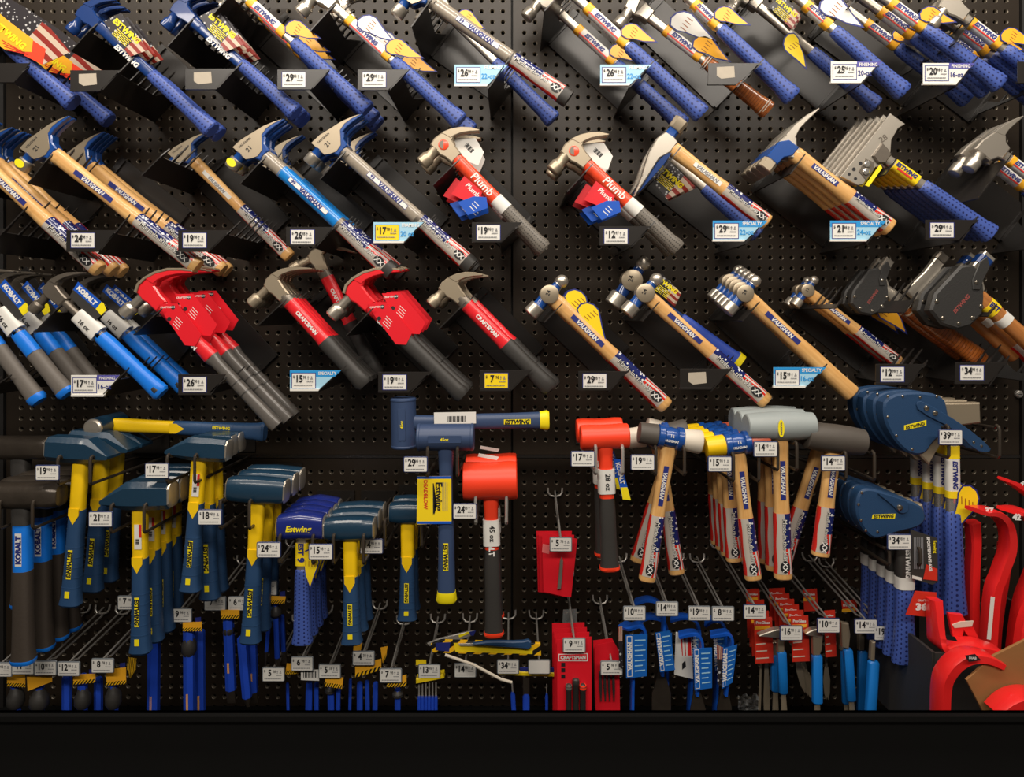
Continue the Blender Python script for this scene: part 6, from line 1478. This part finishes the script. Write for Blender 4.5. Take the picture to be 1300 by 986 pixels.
puller('blue-handled puller with long curved bright claw', 992, 826, 998, 960, 0.19, 12, [(988, 812), (996, 812), (996, 828), (988, 828)], [(960, 808), (976, 802), (990, 798), (998, 803), (998, 814), (988, 810), (975, 809)], 0.6)
puller('blue-handled puller just behind the curved-claw one', 984, 830, 985, 960, 0.15, 12, [(981, 815), (988, 815), (988, 832), (981, 832)], None, 0.64)
puller('middle blue-handled puller with broad bright neck', 1037, 830, 1038, 960, 0.20, 13, [(1032, 806), (1045, 806), (1044, 824), (1041, 832), (1033, 832)], [(1020, 806), (1032, 799), (1044, 798), (1046, 812), (1034, 808)], 0.52)
puller('slanting blue-handled puller with square bright neck', 1076, 823, 1086, 960, 0.20, 12, [(1068, 790), (1078, 792), (1080, 806), (1078, 824), (1070, 822)], None, 0.52)
puller('blue-handled puller half behind the slanting one', 1072, 825, 1076, 960, 0.17, 10, [(1067, 806), (1075, 806), (1075, 826), (1068, 826)], None, 0.5)
puller('bright blue-handled puller below the axe grips', 1109, 838, 1100, 985, 0.22, 14, [(1107, 815), (1112, 815), (1111, 840), (1106, 838)], None, 0.3)
puller('dim blue-handled puller beside the axe grips', 1095, 825, 1092, 960, 0.13, 12, [(1091, 806), (1098, 806), (1098, 826), (1091, 826)], None, 0.3)
def promo(label, x0, y0, x1, y1, d, group, front=False):
    c = card(None, 'tool_card', [(x0, y0), (x1, y0-1), (x1+2, y1), (x0+2, y1+1)], d, reddk, 0.001); tag(c, label, 'card', group)
    letters_px(c, 'ProGlass', (x0+x1)/2, y0+6, d+0.0006, 3.6, white, 0, bold=0.04, fit=(x1-x0)*0.75)
    card(c, 'orange_band', [(x0+1, y0+11), (x1-2, y0+10), (x1-2, y0+14), (x0+1, y0+15)], d+0.0004, orgcard, 0.0003)
    if front:
        for i in range(3): card(c, 'text_line', [(x0+3, y0+33+i*9), (x1-8+i*2, y0+32+i*9), (x1-8+i*2, y0+33.4+i*9), (x0+3, y0+34.4+i*9)], d+0.0004, offwhite, 0.0002)
    return c
promo('red tool card behind the curved bright claw', 957, 784, 980, 841, 0.17, 'red tool cards', True)
for k in range(3): promo('red tool card in the dim file behind the curved-claw card', 953-k*3, 776-k*14, 976-k*6, 832-k*12, 0.14-0.022*k, 'dim red tool cards')
promo('red tool card beside the middle blue-handled puller', 1004, 782, 1026, 839, 0.19, 'red tool cards', True)
for k in range(5): promo('red tool card in the stepped file behind the middle puller', 1000-k*6.0, 775-k*7, 1020-k*6.0, 815-k*7, 0.165-0.022*k, 'stepped red tool cards')
promo('red tool card between the middle and slanting pullers', 1046, 775, 1060, 833, 0.17, 'red tool cards', True)
promo('red tool card high behind the stepped file', 1019, 748, 1037, 775, 0.07, 'red tool cards')
promo('red tool card high behind the slanting puller', 1068, 762, 1087, 776, 0.10, 'red tool cards')
for k in range(5):
    M, L = frame((1012+k*3.2, 838+k*4), (1022+k*3.4, 880+k*3), 0.15-0.012*k); r = root('pointed_blade', M)
    O('blade', MB().prism([(0, -.004), (L*.3, -.007), (L*.7, -.006), (L, 0), (L*.7, .006), (L*.3, .007), (0, .004)], -.001, .001, .0003).done('blade'), cheek, r, Matrix.Identity(4))
    O('tang', MB().box((-0.012, 0, 0), (0.014, 0.0025, 0.0012)).done('tang', smooth=False), darksteel, r, Matrix.Identity(4)); tag(r, 'pointed steel blade hanging below the stepped red cards', 'blade', 'pointed blades')
for k, (x, x1, lab) in enumerate(((966, 962, 'narrow bright blade below the curved-claw card'), (973, 974, 'broad bright blade below the curved-claw card'), (1049, 1050, 'fork-tipped blade below the red card of the middle puller'))):
    M, L = frame((x, 838 if k < 2 else 846), (x1, 960 if k < 2 else 888), 0.14); r = root('bright_blade', M); hw = (.003, .007, .0075)[k]
    O('blade', MB().prism([(0, -hw*.5), (L*.4, -hw), (L*.8, -hw*.8), (L, -hw*.3), (L*.9, 0), (L, hw*.3), (L*.8, hw*.8), (L*.4, hw), (0, hw*.5)], -.001, .001, .0003).done('blade'), cheek, r, Matrix.Identity(4))
    O('tang', MB().box((-0.012, 0, 0), (0.014, 0.0025, 0.0012)).done('tang', smooth=False), darksteel, r, Matrix.Identity(4)); tag(r, lab, 'blade')
bm_ = MB(); gx, gz = 9, 7; vv = []; ff = []
for a_ in range(gx):
    for b2 in range(gz):
        q_ = P(937+a_*3.3, 882+b2*4.0+3*math.sin(a_*1.7), 0.165+0.012*math.sin(a_*2.3+b2*1.9)+0.006*random.random()); vv.append(q_)
for a_ in range(gx-1):
    for b2 in range(gz-1): ff.append((a_*gz+b2, a_*gz+b2+1, (a_+1)*gz+b2+1, (a_+1)*gz+b2))
cb = sum(vv, Vector())/len(vv); film = mat('clear_film', (210, 212, 212), 0.12, spec=0.8); film.node_tree.nodes['Principled BSDF'].inputs['Alpha'].default_value = 0.10
bag = O('plastic_bag', bm_.add([v_-cb for v_ in vv], ff).done('plastic_bag', smooth=False), film); bag.location = cb
so = bag.modifiers.new('film_thickness', 'SOLIDIFY'); so.thickness = 0.0004
tag(bag, 'crumpled clear plastic bag at the foot of the bright blades', 'bag')
